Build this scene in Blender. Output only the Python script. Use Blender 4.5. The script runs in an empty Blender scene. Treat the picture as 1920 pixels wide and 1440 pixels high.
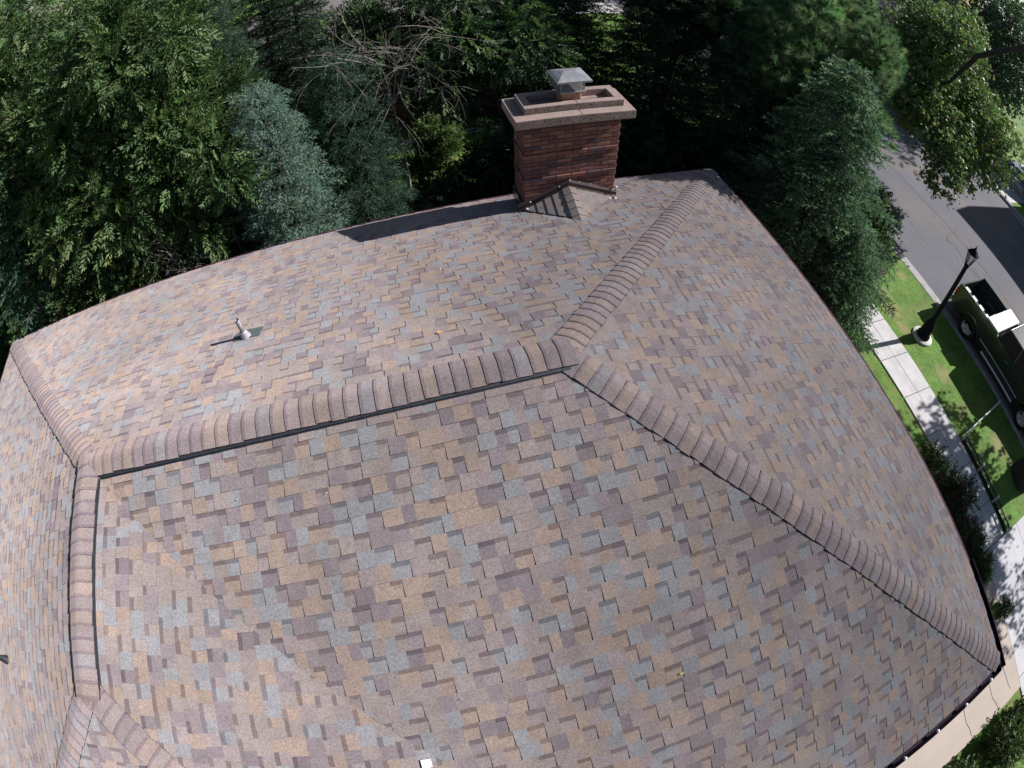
import bpy, bmesh, math, random
import numpy as np
from mathutils import Vector, Matrix, Quaternion

# ------------------------------------------------------------------ camera, sky, sun
SC = bpy.context.scene
COL = SC.collection
cam_d = bpy.data.cameras.new("camera")
cam = bpy.data.objects.new("camera", cam_d); COL.objects.link(cam)
rv = Vector((0.615, -0.060, -0.261))
cam.matrix_world = Matrix.Translation((-1.178, -2.987, 3.989)) @ Quaternion(rv.normalized(), rv.length).to_matrix().to_4x4()
cam_d.type = 'PANO'; cam_d.sensor_width = 36.0; cam_d.sensor_height = 27.0; cam_d.sensor_fit = 'HORIZONTAL'
cam_d.clip_start = 0.05; cam_d.clip_end = 600
_s = 1920 / 36 / 1000
for tgt in (cam_d, getattr(cam_d, 'cycles', None)):
    try:
        tgt.panorama_type = 'FISHEYE_LENS_POLYNOMIAL'
        tgt.fisheye_fov = math.radians(220)
        tgt.fisheye_polynomial_k0 = 0
        tgt.fisheye_polynomial_k1 = -0.972 * _s
        tgt.fisheye_polynomial_k2 = 0
        tgt.fisheye_polynomial_k3 = 0.110 * _s**3
        tgt.fisheye_polynomial_k4 = -0.141 * _s**4
    except Exception as e:
        pass
SC.camera = cam

SUN = Vector((0.826, -0.058, 0.560)).normalized()
SC.world = bpy.data.worlds.new("World"); SC.world.use_nodes = True
wn = SC.world.node_tree; wn.nodes.clear()
sky = wn.nodes.new('ShaderNodeTexSky'); sky.sky_type = 'NISHITA'; sky.sun_disc = False
sky.sun_elevation = math.asin(SUN.z); sky.sun_rotation = math.atan2(SUN.x, SUN.y)
bg = wn.nodes.new('ShaderNodeBackground'); bg.inputs[1].default_value = 0.05
wo = wn.nodes.new('ShaderNodeOutputWorld')
wn.links.new(sky.outputs[0], bg.inputs[0]); wn.links.new(bg.outputs[0], wo.inputs[0])
sl = bpy.data.lights.new("sun", 'SUN'); sl.energy = 5.0; sl.angle = math.radians(0.5); sl.color = (1.0, 0.97, 0.965)
so = bpy.data.objects.new("sun", sl); COL.objects.link(so)
so.rotation_euler = SUN.to_track_quat('Z', 'Y').to_euler(); so.location = (20, -2, 14)
SC.view_settings.view_transform = 'Standard'; SC.view_settings.look = 'None'
SC.view_settings.exposure = 0.62; SC.view_settings.gamma = 1.0
SC.cycles.max_bounces = 6; SC.cycles.transparent_max_bounces = 8

random.seed(7)
RNG = np.random.default_rng(7)
ZG = -5.5        # lawn level
ZS = -5.65       # street level

# ------------------------------------------------------------------ materials
def srgb(r, g, b):
    f = lambda c: (c/255/12.92) if c/255 <= 0.04045 else ((c/255+0.055)/1.055)**2.4
    return (f(r), f(g), f(b), 1)

def mat(name, col=(.5, .5, .5), rough=.8, metal=0, attr=False, noise=None, bump=None, spec=None, coat=0, trans=0, sub=0, mix2=None):
    """noise=(scale, lo, hi[, detail]); mix2=(color, scale, lo, hi) blends a second colour by noise"""
    m = bpy.data.materials.new(name); m.use_nodes = True
    nt = m.node_tree; N = nt.nodes; L = nt.links
    b = N['Principled BSDF']; b.inputs['Roughness'].default_value = rough; b.inputs['Metallic'].default_value = metal
    if spec is not None: b.inputs['Specular IOR Level'].default_value = spec
    if coat: b.inputs['Coat Weight'].default_value = coat; b.inputs['Coat Roughness'].default_value = .05
    if trans: b.inputs['Transmission Weight'].default_value = trans
    tc = N.new('ShaderNodeTexCoord')
    if attr:
        a = N.new('ShaderNodeAttribute'); a.attribute_name = 'Col'; out = a.outputs['Color']
    else:
        c = N.new('ShaderNodeRGB'); c.outputs[0].default_value = (*col[:3], 1); out = c.outputs[0]
    if mix2:
        t = N.new('ShaderNodeTexNoise'); t.inputs['Scale'].default_value = mix2[1]; t.inputs['Detail'].default_value = 5
        L.new(tc.outputs['Object'], t.inputs['Vector'])
        mr = N.new('ShaderNodeMapRange'); mr.inputs[1].default_value = mix2[2]; mr.inputs[2].default_value = mix2[3]
        L.new(t.outputs['Fac'], mr.inputs[0])
        mx = N.new('ShaderNodeMix'); mx.data_type = 'RGBA'; L.new(mr.outputs[0], mx.inputs[0])
        L.new(out, mx.inputs[6]); mx.inputs[7].default_value = (*mix2[0][:3], 1); out = mx.outputs[2]
    if noise:
        for nz in (noise if isinstance(noise, list) else [noise]):
            t = N.new('ShaderNodeTexNoise'); t.inputs['Scale'].default_value = nz[0]; t.inputs['Detail'].default_value = nz[3] if len(nz) > 3 else 4
            L.new(tc.outputs['Object'], t.inputs['Vector'])
            mr = N.new('ShaderNodeMapRange'); mr.inputs[1].default_value = .3; mr.inputs[2].default_value = .7
            mr.inputs[3].default_value = nz[1]; mr.inputs[4].default_value = nz[2]
            L.new(t.outputs['Fac'], mr.inputs[0])
            mx = N.new('ShaderNodeMix'); mx.data_type = 'RGBA'; mx.blend_type = 'MULTIPLY'; mx.inputs[0].default_value = 1
            L.new(out, mx.inputs[6]); L.new(mr.outputs[0], mx.inputs[7]); out = mx.outputs[2]
    L.new(out, b.inputs['Base Color'])
    if bump:
        t = N.new('ShaderNodeTexNoise'); t.inputs['Scale'].default_value = bump[0]; t.inputs['Detail'].default_value = 4
        L.new(tc.outputs['Object'], t.inputs['Vector'])
        bp = N.new('ShaderNodeBump'); bp.inputs['Strength'].default_value = bump[1]; bp.inputs['Distance'].default_value = bump[2]
        L.new(t.outputs['Fac'], bp.inputs['Height']); L.new(bp.outputs[0], b.inputs['Normal'])
    m['bsdf'] = b.name
    return m

def leafmat(name, rough=.45, trans=.25, spec=.5):
    m = bpy.data.materials.new(name); m.use_nodes = True
    nt = m.node_tree; N = nt.nodes; L = nt.links
    b = N['Principled BSDF']; b.inputs['Roughness'].default_value = rough; b.inputs['Specular IOR Level'].default_value = spec
    a = N.new('ShaderNodeAttribute'); a.attribute_name = 'Col'; L.new(a.outputs['Color'], b.inputs['Base Color'])
    tr = N.new('ShaderNodeBsdfTranslucent')
    h = N.new('ShaderNodeHueSaturation'); h.inputs['Value'].default_value = 1.3; h.inputs['Saturation'].default_value = 1.1
    L.new(a.outputs['Color'], h.inputs['Color']); L.new(h.outputs[0], tr.inputs[0])
    mx = N.new('ShaderNodeMixShader'); mx.inputs[0].default_value = trans
    L.new(b.outputs[0], mx.inputs[1]); L.new(tr.outputs[0], mx.inputs[2])
    L.new(mx.outputs[0], N['Material Output'].inputs[0])
    return m

M = {}
def soften(m):
    m.node_tree.nodes['Principled BSDF'].inputs['Diffuse Roughness'].default_value = 1.0; return m
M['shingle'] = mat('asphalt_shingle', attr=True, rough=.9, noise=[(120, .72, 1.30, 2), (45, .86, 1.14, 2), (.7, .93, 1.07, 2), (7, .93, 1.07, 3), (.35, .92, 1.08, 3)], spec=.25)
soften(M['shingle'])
M['deck'] = mat('roof_underlay', (.03, .028, .03))
M['vent_black'] = mat('black_vent_plastic', (.025, .028, .035), rough=.5, noise=(60, .5, 1.5))
M['brown_metal'] = mat('brown_painted_metal', (.045, .026, .024), rough=.32, spec=.6, noise=(9, .8, 1.2))
M['gutter'] = mat('brown_gutter_metal', (.02, .013, .02), spec=.08, rough=.85, noise=(6, .8, 1.2))
M['drip'] = mat('purple_brown_drip_edge', (.05, .024, .036), rough=.9, spec=.1)
M['galv'] = mat('galvanised_metal', (.27, .27, .285), rough=.5, metal=.35, noise=(14, .8, 1.12))
M['galv_dull'] = mat('dull_galvanised_pipe', (.23, .215, .23), rough=.55, metal=.3, noise=(25, .7, 1.15))
M['lead'] = mat('pale_lead_boot', (.40, .39, .43), rough=.45, metal=.25, noise=(30, .85, 1.1))
M['greenmetal'] = mat('green_grey_flashing', (.10, .135, .125), rough=.6, noise=(20, .85, 1.1))
M['brick'] = mat('clay_brick', attr=True, rough=.85, noise=[(90, .8, 1.2, 3), (14, .85, 1.12, 2)], bump=(120, .4, .004))
M['mortar'] = mat('dark_mortar', (.05, .035, .035), rough=.95)
M['coping'] = mat('red_concrete_coping', (.27, .20, .178), rough=.9, mix2=((.17, .12, .11), 55, .58, .7), noise=[(5, .82, 1.12), (140, .85, 1.15, 2)], bump=(70, .35, .006))
M['coping_rough'] = mat('weathered_concrete_edge', (.22, .165, .14), rough=.95, mix2=((.06, .045, .045), 30, .5, .68), noise=(9, .7, 1.2), bump=(50, .6, .01))
M['terracotta'] = mat('terracotta_flue', (.42, .2, .13), rough=.85, noise=(18, .8, 1.15))
M['debris'] = mat('leaf_litter_gravel', (.2, .15, .11), rough=1, mix2=((.05, .045, .03), 60, .42, .6), noise=(150, .5, 1.4), bump=(80, .8, .02))
M['wallbrick'] = mat('red_brick_wall', (.22, .085, .06), rough=.9, noise=(30, .8, 1.2))
M['trimwhite'] = mat('cream_painted_trim', (.55, .5, .42), rough=.6)
M['glass'] = mat('window_glass', (.02, .025, .03), rough=.05, spec=.8)
M['concrete'] = mat('pale_concrete', (.52, .50, .495), rough=.9, noise=[(3, .86, 1.1), (60, .9, 1.08, 3)])
M['drive'] = mat('white_concrete', (.50, .49, .505), rough=.9, noise=[(1.5, .9, 1.08), (50, .93, 1.06, 3)])
M['tanslab'] = mat('tan_concrete', (.44, .37, .315), rough=.9, noise=[(1.2, .92, 1.06), (70, .93, 1.07, 3)])
M['kerb'] = mat('kerb_concrete', (.36, .34, .34), rough=.9, noise=[(2.5, .8, 1.1), (40, .88, 1.1, 3)])
M['joint'] = mat('dark_joint', (.07, .065, .06), rough=1)
M['bark'] = mat('grey_brown_bark', (.085, .065, .055), rough=.95, noise=(22, .5, 1.4), bump=(18, .8, .03))
M['bark_dark'] = mat('dark_bark', (.035, .028, .028), rough=.95, noise=(12, .6, 1.3))
M['twig'] = mat('dry_twig_bark', (.27, .235, .21), rough=.8, noise=(20, .7, 1.2))
M['twig_dark'] = mat('dark_twig_bark', (.10, .08, .075), rough=.9, noise=(20, .6, 1.2))
M['leaf'] = leafmat('broad_leaf', .5, .3, .4)
M['needle'] = leafmat('conifer_needle', .5, .38, .3)
M['black_iron'] = mat('black_green_iron', (.005, .008, .011), rough=.55, spec=.12)
M['lampglass'] = mat('frosted_lamp_glass', (.65, .7, .7), rough=.3, trans=.3)
M['lampbase'] = mat('pale_lamp_footing', (.56, .56, .5), rough=.9, noise=(8, .85, 1.08))
M['truck'] = mat('dark_green_car_paint', (.022, .036, .028), rough=.28, spec=.6, coat=.8)
M['truck_in'] = mat('dark_bed_liner', (.03, .045, .045), rough=.55, noise=(20, .7, 1.3))
M['chrome'] = mat('chrome', (.75, .76, .8), rough=.15, metal=1)
M['chrome_dull'] = mat('worn_bright_metal', (.7, .7, .75), rough=.4, metal=.5)
M['whitebox'] = mat('white_painted_steel', (.82, .82, .84), rough=.4)
M['rubber'] = mat('tyre_rubber', (.02, .02, .02), rough=.85)
M['redlight'] = mat('red_lens', (.35, .01, .012), rough=.2)
M['seat'] = mat('dark_car_interior', (.02, .018, .018), rough=.8)
M['bluepaint'] = mat('blue_car_paint', (.035, .08, .17), rough=.25, coat=.8)
M['silverpaint'] = mat('silver_car_paint', (.35, .37, .4), rough=.3, coat=.8)
M['rail'] = mat('brown_iron_edging', (.05, .038, .04), rough=.5, noise=(10, .7, 1.3))
M['railwhite'] = mat('pale_worn_pipe', (.62, .6, .56), rough=.5)
M['pot'] = mat('cream_ceramic_pot', (.6, .52, .42), rough=.6)
M['farroof'] = mat('grey_roof_shingle', (.17, .155, .15), rough=.95, noise=[(30, .75, 1.2), (2, .9, 1.1)])
M['farwall'] = mat('pale_house_wall', (.45, .42, .38), rough=.85, noise=(6, .92, 1.06))
M['flower'] = leafmat('flower_petal', .6, .2, .2)

# grass with dry patches and an asphalt with worn tone
def ground_mat():
    m = mat('lawn_grass', (.095, .185, .025), rough=.95, noise=[(220, .6, 1.4, 3), (28, .55, 1.45, 5), (7, .75, 1.25, 4), (1.1, .8, 1.2, 2)])
    nt = m.node_tree; N = nt.nodes; L = nt.links; b = N['Principled BSDF']
    src = b.inputs['Base Color'].links[0].from_socket
    tc = N.new('ShaderNodeTexCoord'); n = N.new('ShaderNodeTexNoise'); n.inputs['Scale'].default_value = .9; n.inputs['Detail'].default_value = 6; n.inputs['Roughness'].default_value = .65
    L.new(tc.outputs['Object'], n.inputs['Vector'])
    mr = N.new('ShaderNodeMapRange'); mr.inputs[1].default_value = .52; mr.inputs[2].default_value = .66; mr.inputs[4].default_value = .75; L.new(n.outputs['Fac'], mr.inputs[0])
    n2 = N.new('ShaderNodeTexNoise'); n2.inputs['Scale'].default_value = 60; n2.inputs['Detail'].default_value = 3; L.new(tc.outputs['Object'], n2.inputs['Vector'])
    mu = N.new('ShaderNodeMath'); mu.operation = 'MULTIPLY'; L.new(mr.outputs[0], mu.inputs[0])
    m2 = N.new('ShaderNodeMapRange'); m2.inputs[1].default_value = .35; m2.inputs[2].default_value = .6; L.new(n2.outputs['Fac'], m2.inputs[0]); L.new(m2.outputs[0], mu.inputs[1])
    mx = N.new('ShaderNodeMix'); mx.data_type = 'RGBA'; L.new(mu.outputs[0], mx.inputs[0]); L.new(src, mx.inputs[6]); mx.inputs[7].default_value = (.23, .165, .085, 1)
    out = mx.outputs[2]
    for (px, py, r0) in DRY:
        vd_ = N.new('ShaderNodeVectorMath'); vd_.operation = 'DISTANCE'; vd_.inputs[1].default_value = (px, py, ZG)
        L.new(tc.outputs['Object'], vd_.inputs[0])
        n3 = N.new('ShaderNodeTexNoise'); n3.inputs['Scale'].default_value = 5; n3.inputs['Detail'].default_value = 6; L.new(tc.outputs['Object'], n3.inputs['Vector'])
        ad = N.new('ShaderNodeMath'); ad.operation = 'MULTIPLY_ADD'; ad.inputs[1].default_value = r0*1.6; L.new(n3.outputs['Fac'], ad.inputs[0]); L.new(vd_.outputs['Value'], ad.inputs[2])
        m3 = N.new('ShaderNodeMapRange'); m3.inputs[1].default_value = r0*1.7; m3.inputs[2].default_value = r0*1.15; m3.inputs[4].default_value = .85; L.new(ad.outputs[0], m3.inputs[0])
        mz = N.new('ShaderNodeMath'); mz.operation = 'MULTIPLY'; L.new(m3.outputs[0], mz.inputs[0]); L.new(m2.outputs[0], mz.inputs[1])
        mx2 = N.new('ShaderNodeMix'); mx2.data_type = 'RGBA'; L.new(mz.outputs[0], mx2.inputs[0]); L.new(out, mx2.inputs[6]); mx2.inputs[7].default_value = (.33, .235, .13, 1); out = mx2.outputs[2]
    L.new(out, b.inputs['Base Color'])
    return m
DRY = [(11.35, 3.75, .45), (11.3, 3.05, .5), (11.2, 2.4, .35), (12.9, 4.2, .3), (11.6, .7, .45), (12.3, -1.9, .6)]
M['grass'] = ground_mat()
M['asphalt'] = mat('worn_asphalt', (.12, .12, .138), rough=.95, mix2=((.155, .135, .13), .35, .45, .65), noise=[(120, .82, 1.18, 3), (.5, .9, 1.1, 4)])
M['chalk'] = mat('pale_scrape_mark', (.30, .285, .28), rough=1, noise=(30, .7, 1.1))
M['earth'] = mat('dark_mulch', (.055, .04, .03), rough=1, noise=(60, .5, 1.6), bump=(40, .8, .03))

# ------------------------------------------------------------------ object helpers
def tag(o, label=None, cat=None, group=None, kind=None):
    if label: o['label'] = label
    if cat: o['category'] = cat
    if group: o['group'] = group
    if kind: o['kind'] = kind
    return o

def empty(name, loc=(0, 0, 0), rz=0):
    o = bpy.data.objects.new(name, None); COL.objects.link(o)
    o.location = loc; o.rotation_euler = (0, 0, rz); o.empty_display_size = .2
    return o

class MB:
    def __init__(s): s.v = []; s.f = []; s.c = []; s.mi = []; s.sm = []
    def face(s, pts, c=None, mi=0, sm=False):
        i = len(s.v); s.v += [tuple(p) for p in pts]; s.f.append(tuple(range(i, i+len(pts)))); s.c.append(c); s.mi.append(mi); s.sm.append(sm)
    def add(s, verts, faces, c=None, mi=0, sm=False):
        i = len(s.v); s.v += [tuple(p) for p in verts]
        for f in faces: s.f.append(tuple(i+k for k in f)); s.c.append(c); s.mi.append(mi); s.sm.append(sm)
    def box(s, lo, hi, c=None, mi=0, bev=0, mtx=None):
        x0, y0, z0 = lo; x1, y1, z1 = hi
        if bev <= 0:
            V = [(x0,y0,z0),(x1,y0,z0),(x1,y1,z0),(x0,y1,z0),(x0,y0,z1),(x1,y0,z1),(x1,y1,z1),(x0,y1,z1)]
            F = [(0,3,2,1),(4,5,6,7),(0,1,5,4),(1,2,6,5),(2,3,7,6),(3,0,4,7)]
        else:
            b = bev; V = []; F = []
            # chamfered box: 24 verts
            idx = {}
            for ix, X in enumerate((x0, x1)):
                for iy, Y in enumerate((y0, y1)):
                    for iz, Z in enumerate((z0, z1)):
                        sx, sy, sz = (1-2*ix), (1-2*iy), (1-2*iz)
                        idx[ix,iy,iz,'x'] = len(V); V.append((X, Y+sy*b, Z+sz*b))
                        idx[ix,iy,iz,'y'] = len(V); V.append((X+sx*b, Y, Z+sz*b))
                        idx[ix,iy,iz,'z'] = len(V); V.append((X+sx*b, Y+sy*b, Z))
            def q(*k): F.append([idx[a] for a in k])
            for ix in (0,1): q((ix,0,0,'x'),(ix,1,0,'x'),(ix,1,1,'x'),(ix,0,1,'x'))
            for iy in (0,1): q((0,iy,0,'y'),(1,iy,0,'y'),(1,iy,1,'y'),(0,iy,1,'y'))
            for iz in (0,1): q((0,0,iz,'z'),(1,0,iz,'z'),(1,1,iz,'z'),(0,1,iz,'z'))
            for ix in (0,1):
                for iy in (0,1): q((ix,iy,0,'x'),(ix,iy,1,'x'),(ix,iy,1,'y'),(ix,iy,0,'y'))
                for iz in (0,1): q((ix,0,iz,'x'),(ix,1,iz,'x'),(ix,1,iz,'z'),(ix,0,iz,'z'))
            for iy in (0,1):
                for iz in (0,1): q((0,iy,iz,'y'),(1,iy,iz,'y'),(1,iy,iz,'z'),(0,iy,iz,'z'))
            for k in [(a,b2,c2) for a in (0,1) for b2 in (0,1) for c2 in (0,1)]: q((*k,'x'),(*k,'y'),(*k,'z'))
        if mtx is not None: V = [tuple(mtx @ Vector(p)) for p in V]
        s.add(V, F, c, mi)
    def tube(s, pts, rad, n=8, c=None, mi=0, cap=True, sm=True):
        pts = [Vector(p) for p in pts]
        if not hasattr(rad, '__len__'): rad = [rad]*len(pts)
        V = []; F = []; prev = None
        for i, p in enumerate(pts):
            d = (pts[min(i+1, len(pts)-1)] - pts[max(i-1, 0)]).normalized()
            if prev is None:
                a = d.cross(Vector((0, 0, 1)))
                if a.length < 1e-3: a = d.cross(Vector((1, 0, 0)))
                a.normalize()
            else:
                a = (prev - d*prev.dot(d)).normalized()
            prev = a; b = d.cross(a)
            for k in range(n):
                t = 2*math.pi*k/n; V.append(p + (a*math.cos(t)+b*math.sin(t))*rad[i])
        for i in range(len(pts)-1):
            for k in range(n):
                F.append((i*n+k, i*n+(k+1) % n, (i+1)*n+(k+1) % n, (i+1)*n+k))
        s.add(V, F, c, mi, sm)
        if cap:
            s.add(V[:n], [tuple(range(n))[::-1]], c, mi); s.add(V[-n:], [tuple(range(n))], c, mi)
    def lathe(s, prof, n=24, c=None, mi=0, center=(0, 0, 0), sm=True):
        V = []; F = []
        for r, z in prof:
            for k in range(n):
                t = 2*math.pi*k/n; V.append((center[0]+r*math.cos(t), center[1]+r*math.sin(t), center[2]+z))
        for i in range(len(prof)-1):
            for k in range(n): F.append((i*n+k, i*n+(k+1) % n, (i+1)*n+(k+1) % n, (i+1)*n+k))
        s.add(V, F, c, mi, sm)
    def prism(s, poly, z0, z1, c=None, mi=0):
        n = len(poly)
        s.add([(x, y, z0) for x, y in poly]+[(x, y, z1) for x, y in poly],
              [tuple(range(n))[::-1], tuple(range(n, 2*n))]+[(i, (i+1) % n, n+(i+1) % n, n+i) for i in range(n)], c, mi)
    def build(s, name, m, parent=None, weld=False):
        me = bpy.data.meshes.new(name); me.from_pydata(s.v, [], s.f)
        ms = m if isinstance(m, list) else [m]
        for x in ms: me.materials.append(M[x] if isinstance(x, str) else x)
        if len(ms) > 1: me.polygons.foreach_set('material_index', s.mi)
        me.polygons.foreach_set('use_smooth', s.sm)
        if any(c is not None for c in s.c):
            at = me.attributes.new('Col', 'FLOAT_COLOR', 'CORNER')
            buf = []
            for f, c in zip(s.f, s.c):
                c = c or (.5, .5, .5)
                buf += [c[0], c[1], c[2], 1.0]*len(f)
            at.data.foreach_set('color', buf)
        me.update()
        bm = bmesh.new(); bm.from_mesh(me)
        if weld: bmesh.ops.remove_doubles(bm, verts=bm.verts, dist=1e-5)
        if not any(c is not None for c in s.c): bmesh.ops.recalc_face_normals(bm, faces=bm.faces)
        bm.to_mesh(me); bm.free()
        o = bpy.data.objects.new(name, me); COL.objects.link(o)
        if parent is not None: o.parent = parent
        return o

def jit(c, a=.1):
    k = 1+random.uniform(-a, a)
    return (c[0]*k, c[1]*k, c[2]*k)

# ------------------------------------------------------------------ the house roof
Lr, Mw, A, Bk, Cf, H, D = 5.0, 2.383, 4.913, 4.903, 5.325, 1.74, 5.163
R1 = Vector((0, 0, 0)); R0 = Vector((-Lr, 0, 0)); R2 = Vector((-Lr, -Mw, 0))
C1 = Vector((A, Bk, -H)); C2 = Vector((A, -Cf, -H)); C0 = Vector((-Lr-D, Bk, -H))
VL = Vector((-Lr+D, -Cf, -H)); E1 = Vector((-Lr+D, -Mw-D, -H)); F1 = Vector((-Lr-D, -Mw-D, -H))

SH = {'tan': (.262, .219, .204), 'orange': (.288, .222, .186), 'grey': (.236, .233, .242), 'mauve': (.219, .183, .190), 'dark': (.190, .157, .166), 'pink': (.262, .214, .210)}
def pick():
    r = random.random()
    if r < .30: c = SH['tan']
    elif r < .51: c = SH['orange']
    elif r < .71: c = SH['grey']
    elif r < .83: c = SH['mauve']
    elif r < .88: c = SH['dark']
    else: c = SH['pink']
    return jit(c, .07)

def clip(poly, conv):
    for i in range(len(conv)):
        a = conv[i]; b = conv[(i+1) % len(conv)]
        nx, ny = -(b[1]-a[1]), b[0]-a[0]
        out = []
        for j in range(len(poly)):
            p = poly[j]; q = poly[(j+1) % len(poly)]
            dp = (p[0]-a[0])*nx+(p[1]-a[1])*ny; dq = (q[0]-a[0])*nx+(q[1]-a[1])*ny
            if dp >= 0: out.append(p)
            if (dp >= 0) != (dq >= 0):
                t = dp/(dp-dq); out.append((p[0]+(q[0]-p[0])*t, p[1]+(q[1]-p[1])*t))
        poly = out
        if len(poly) < 3: return []
    return poly

EXPO = .152
def slope(mb, O, ud, pts3, expo=EXPO, amp=1.0, vents=()):
    """O eave origin, ud unit along eave; pts3 = roof face corners"""
    O = Vector(O); ud = Vector(ud).normalized()
    n = (Vector(pts3[1])-Vector(pts3[0])).cross(Vector(pts3[2])-Vector(pts3[0])).normalized()
    if n.z < 0: n = -n
    vd = n.cross(ud).normalized()
    if vd.z < 0: vd = -vd
    uv = [((Vector(p)-O).dot(ud), (Vector(p)-O).dot(vd)) for p in pts3]
    ar = sum(uv[i][0]*uv[(i+1) % len(uv)][1]-uv[(i+1) % len(uv)][0]*uv[i][1] for i in range(len(uv)))
    if ar < 0: uv = uv[::-1]
    vmax = max(p[1] for p in uv); u0 = min(p[0] for p in uv); u1 = max(p[0] for p in uv)
    def emit(ua, ub, va, vb, hb, ht, v0, col):
        pl = clip([(ua, va), (ub, va), (ub, vb), (ua, vb)], uv)
        if not pl: return
        def hh(v): return hb+(ht-hb)*(v-v0)/expo
        top = [O+ud*p[0]+vd*p[1]+n*hh(p[1]) for p in pl]
        if (top[1]-top[0]).cross(top[2]-top[0]).dot(n) < 0: top = top[::-1]
        mb.face(top, col)
        bot = [O+ud*p[0]+vd*p[1]-n*.004 for p in pl]
        tp = [O+ud*p[0]+vd*p[1]+n*hh(p[1]) for p in pl]
        k = len(pl)
        dk = (col[0]*.32, col[1]*.3, col[2]*.33)  # edge faces coloured darker to deepen the shadow lines beside the tabs
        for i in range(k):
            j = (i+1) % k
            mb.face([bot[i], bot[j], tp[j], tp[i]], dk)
    v = 0.0
    prevedges = []
    while v < vmax:
        u = u0-random.uniform(0, .3)
        tab = random.random() < .5
        while u < u1:
            if tab:
                w = random.choice([.12, .14, .16, .18, .22, .28])+random.uniform(-.01, .01)
                hb, ht = .0105, .002
                if w > .2:
                    k = random.uniform(.38, .62)
                    emit(u, u+w*k, v, v+expo, hb, ht, v, pick()); emit(u+w*k, u+w, v, v+expo, hb, ht, v, pick())
                else: emit(u, u+w, v, v+expo, hb, ht, v, pick())
            else:
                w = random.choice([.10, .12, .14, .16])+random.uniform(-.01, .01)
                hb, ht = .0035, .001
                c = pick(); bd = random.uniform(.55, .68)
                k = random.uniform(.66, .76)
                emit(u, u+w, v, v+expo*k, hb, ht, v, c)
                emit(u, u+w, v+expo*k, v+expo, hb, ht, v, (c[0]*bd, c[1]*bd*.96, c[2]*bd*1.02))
            u += w
            if random.random() < .82: tab = not tab
        v += expo
    # deck below
    mb.face([O+ud*p[0]+vd*p[1]-n*.012 for p in uv], (.02, .02, .02))
    return n

house = empty('brick_house', (-2.5, 0, ZG))
tag(house, 'house under the camera with brown and grey shingled hip roof', 'house')
def P(o):   # parent with world position kept
    o.parent = house; o.matrix_parent_inverse = Matrix.Translation((2.5, 0, -ZG)); return o

rb = MB()
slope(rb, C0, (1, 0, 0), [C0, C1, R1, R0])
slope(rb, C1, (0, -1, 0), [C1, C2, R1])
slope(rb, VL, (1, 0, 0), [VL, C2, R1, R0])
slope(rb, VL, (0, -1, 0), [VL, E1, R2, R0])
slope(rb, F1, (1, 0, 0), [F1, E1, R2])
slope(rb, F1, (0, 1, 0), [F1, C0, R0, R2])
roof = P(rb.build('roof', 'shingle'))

def cap_run(name, a, b, na, nb, half=.165, step=.143, height=.012, drop_a=0, flat=False, seed=0, reverse=False):
    """bent cap shingles along line a->b; na, nb unit normals of the two roof planes; overlap direction a->b exposed at b"""
    rr = random.Random(seed)
    a = Vector(a); b = Vector(b); d = (b-a); L = d.length; d.normalize()
    sa = na.cross(d).normalized(); sb = nb.cross(d).normalized()
    if sa.z > 0: sa = -sa
    if sb.z > 0: sb = -sb
    up = (na+nb).normalized()
    mb = MB(); n = int(L/step)
    seg = 5
    for i in range(n+1):
        t0 = i*step; t1 = min(L+.03, t0+step*1.02)
        if t0 > L: break
        c = rr.choice([SH['mauve'], SH['mauve'], SH['pink'], SH['tan'], SH['orange'], SH['orange'], SH['dark'], SH['grey'], SH['pink']])
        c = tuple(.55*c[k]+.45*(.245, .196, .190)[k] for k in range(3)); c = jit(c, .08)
        w = half*(1+rr.uniform(-.05, .04)); yaw = rr.uniform(-.0008, .0008)
        prof = []
        for k in range(-seg, seg+1):
            s = abs(k)/seg
            base = sa if k < 0 else sb
            x = base*(w*s)
            # rounded crown near the ridge line
            rise = height + .006*(1-s)
            if s < .35: rise -= .012*(1-s/.35)**2
            prof.append(x+up*rise)
        lo = [a+d*(t0+yaw*k)+p*1.0+up*.002 for k, p in enumerate(prof)]
        hi = [a+d*(t1+yaw*k)+p+up*.009 for k, p in enumerate(prof)]
        nb_ = [q-up*.008 for q in hi]
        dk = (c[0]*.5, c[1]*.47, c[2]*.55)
        for k in range(len(prof)-1):
            mid = [lo[k]+(hi[k]-lo[k])*.80, lo[k+1]+(hi[k+1]-lo[k+1])*.80]
            mb.face([lo[k], lo[k+1], mid[1], mid[0]], c, sm=False)
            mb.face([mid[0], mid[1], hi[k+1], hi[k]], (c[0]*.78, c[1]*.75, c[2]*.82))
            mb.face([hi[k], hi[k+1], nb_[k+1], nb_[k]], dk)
        # side edges
        for e in (0, len(prof)-1):
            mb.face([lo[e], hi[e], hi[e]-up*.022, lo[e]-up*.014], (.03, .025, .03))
    o = mb.build(name, 'shingle'); o.parent = roof
    return o

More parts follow.
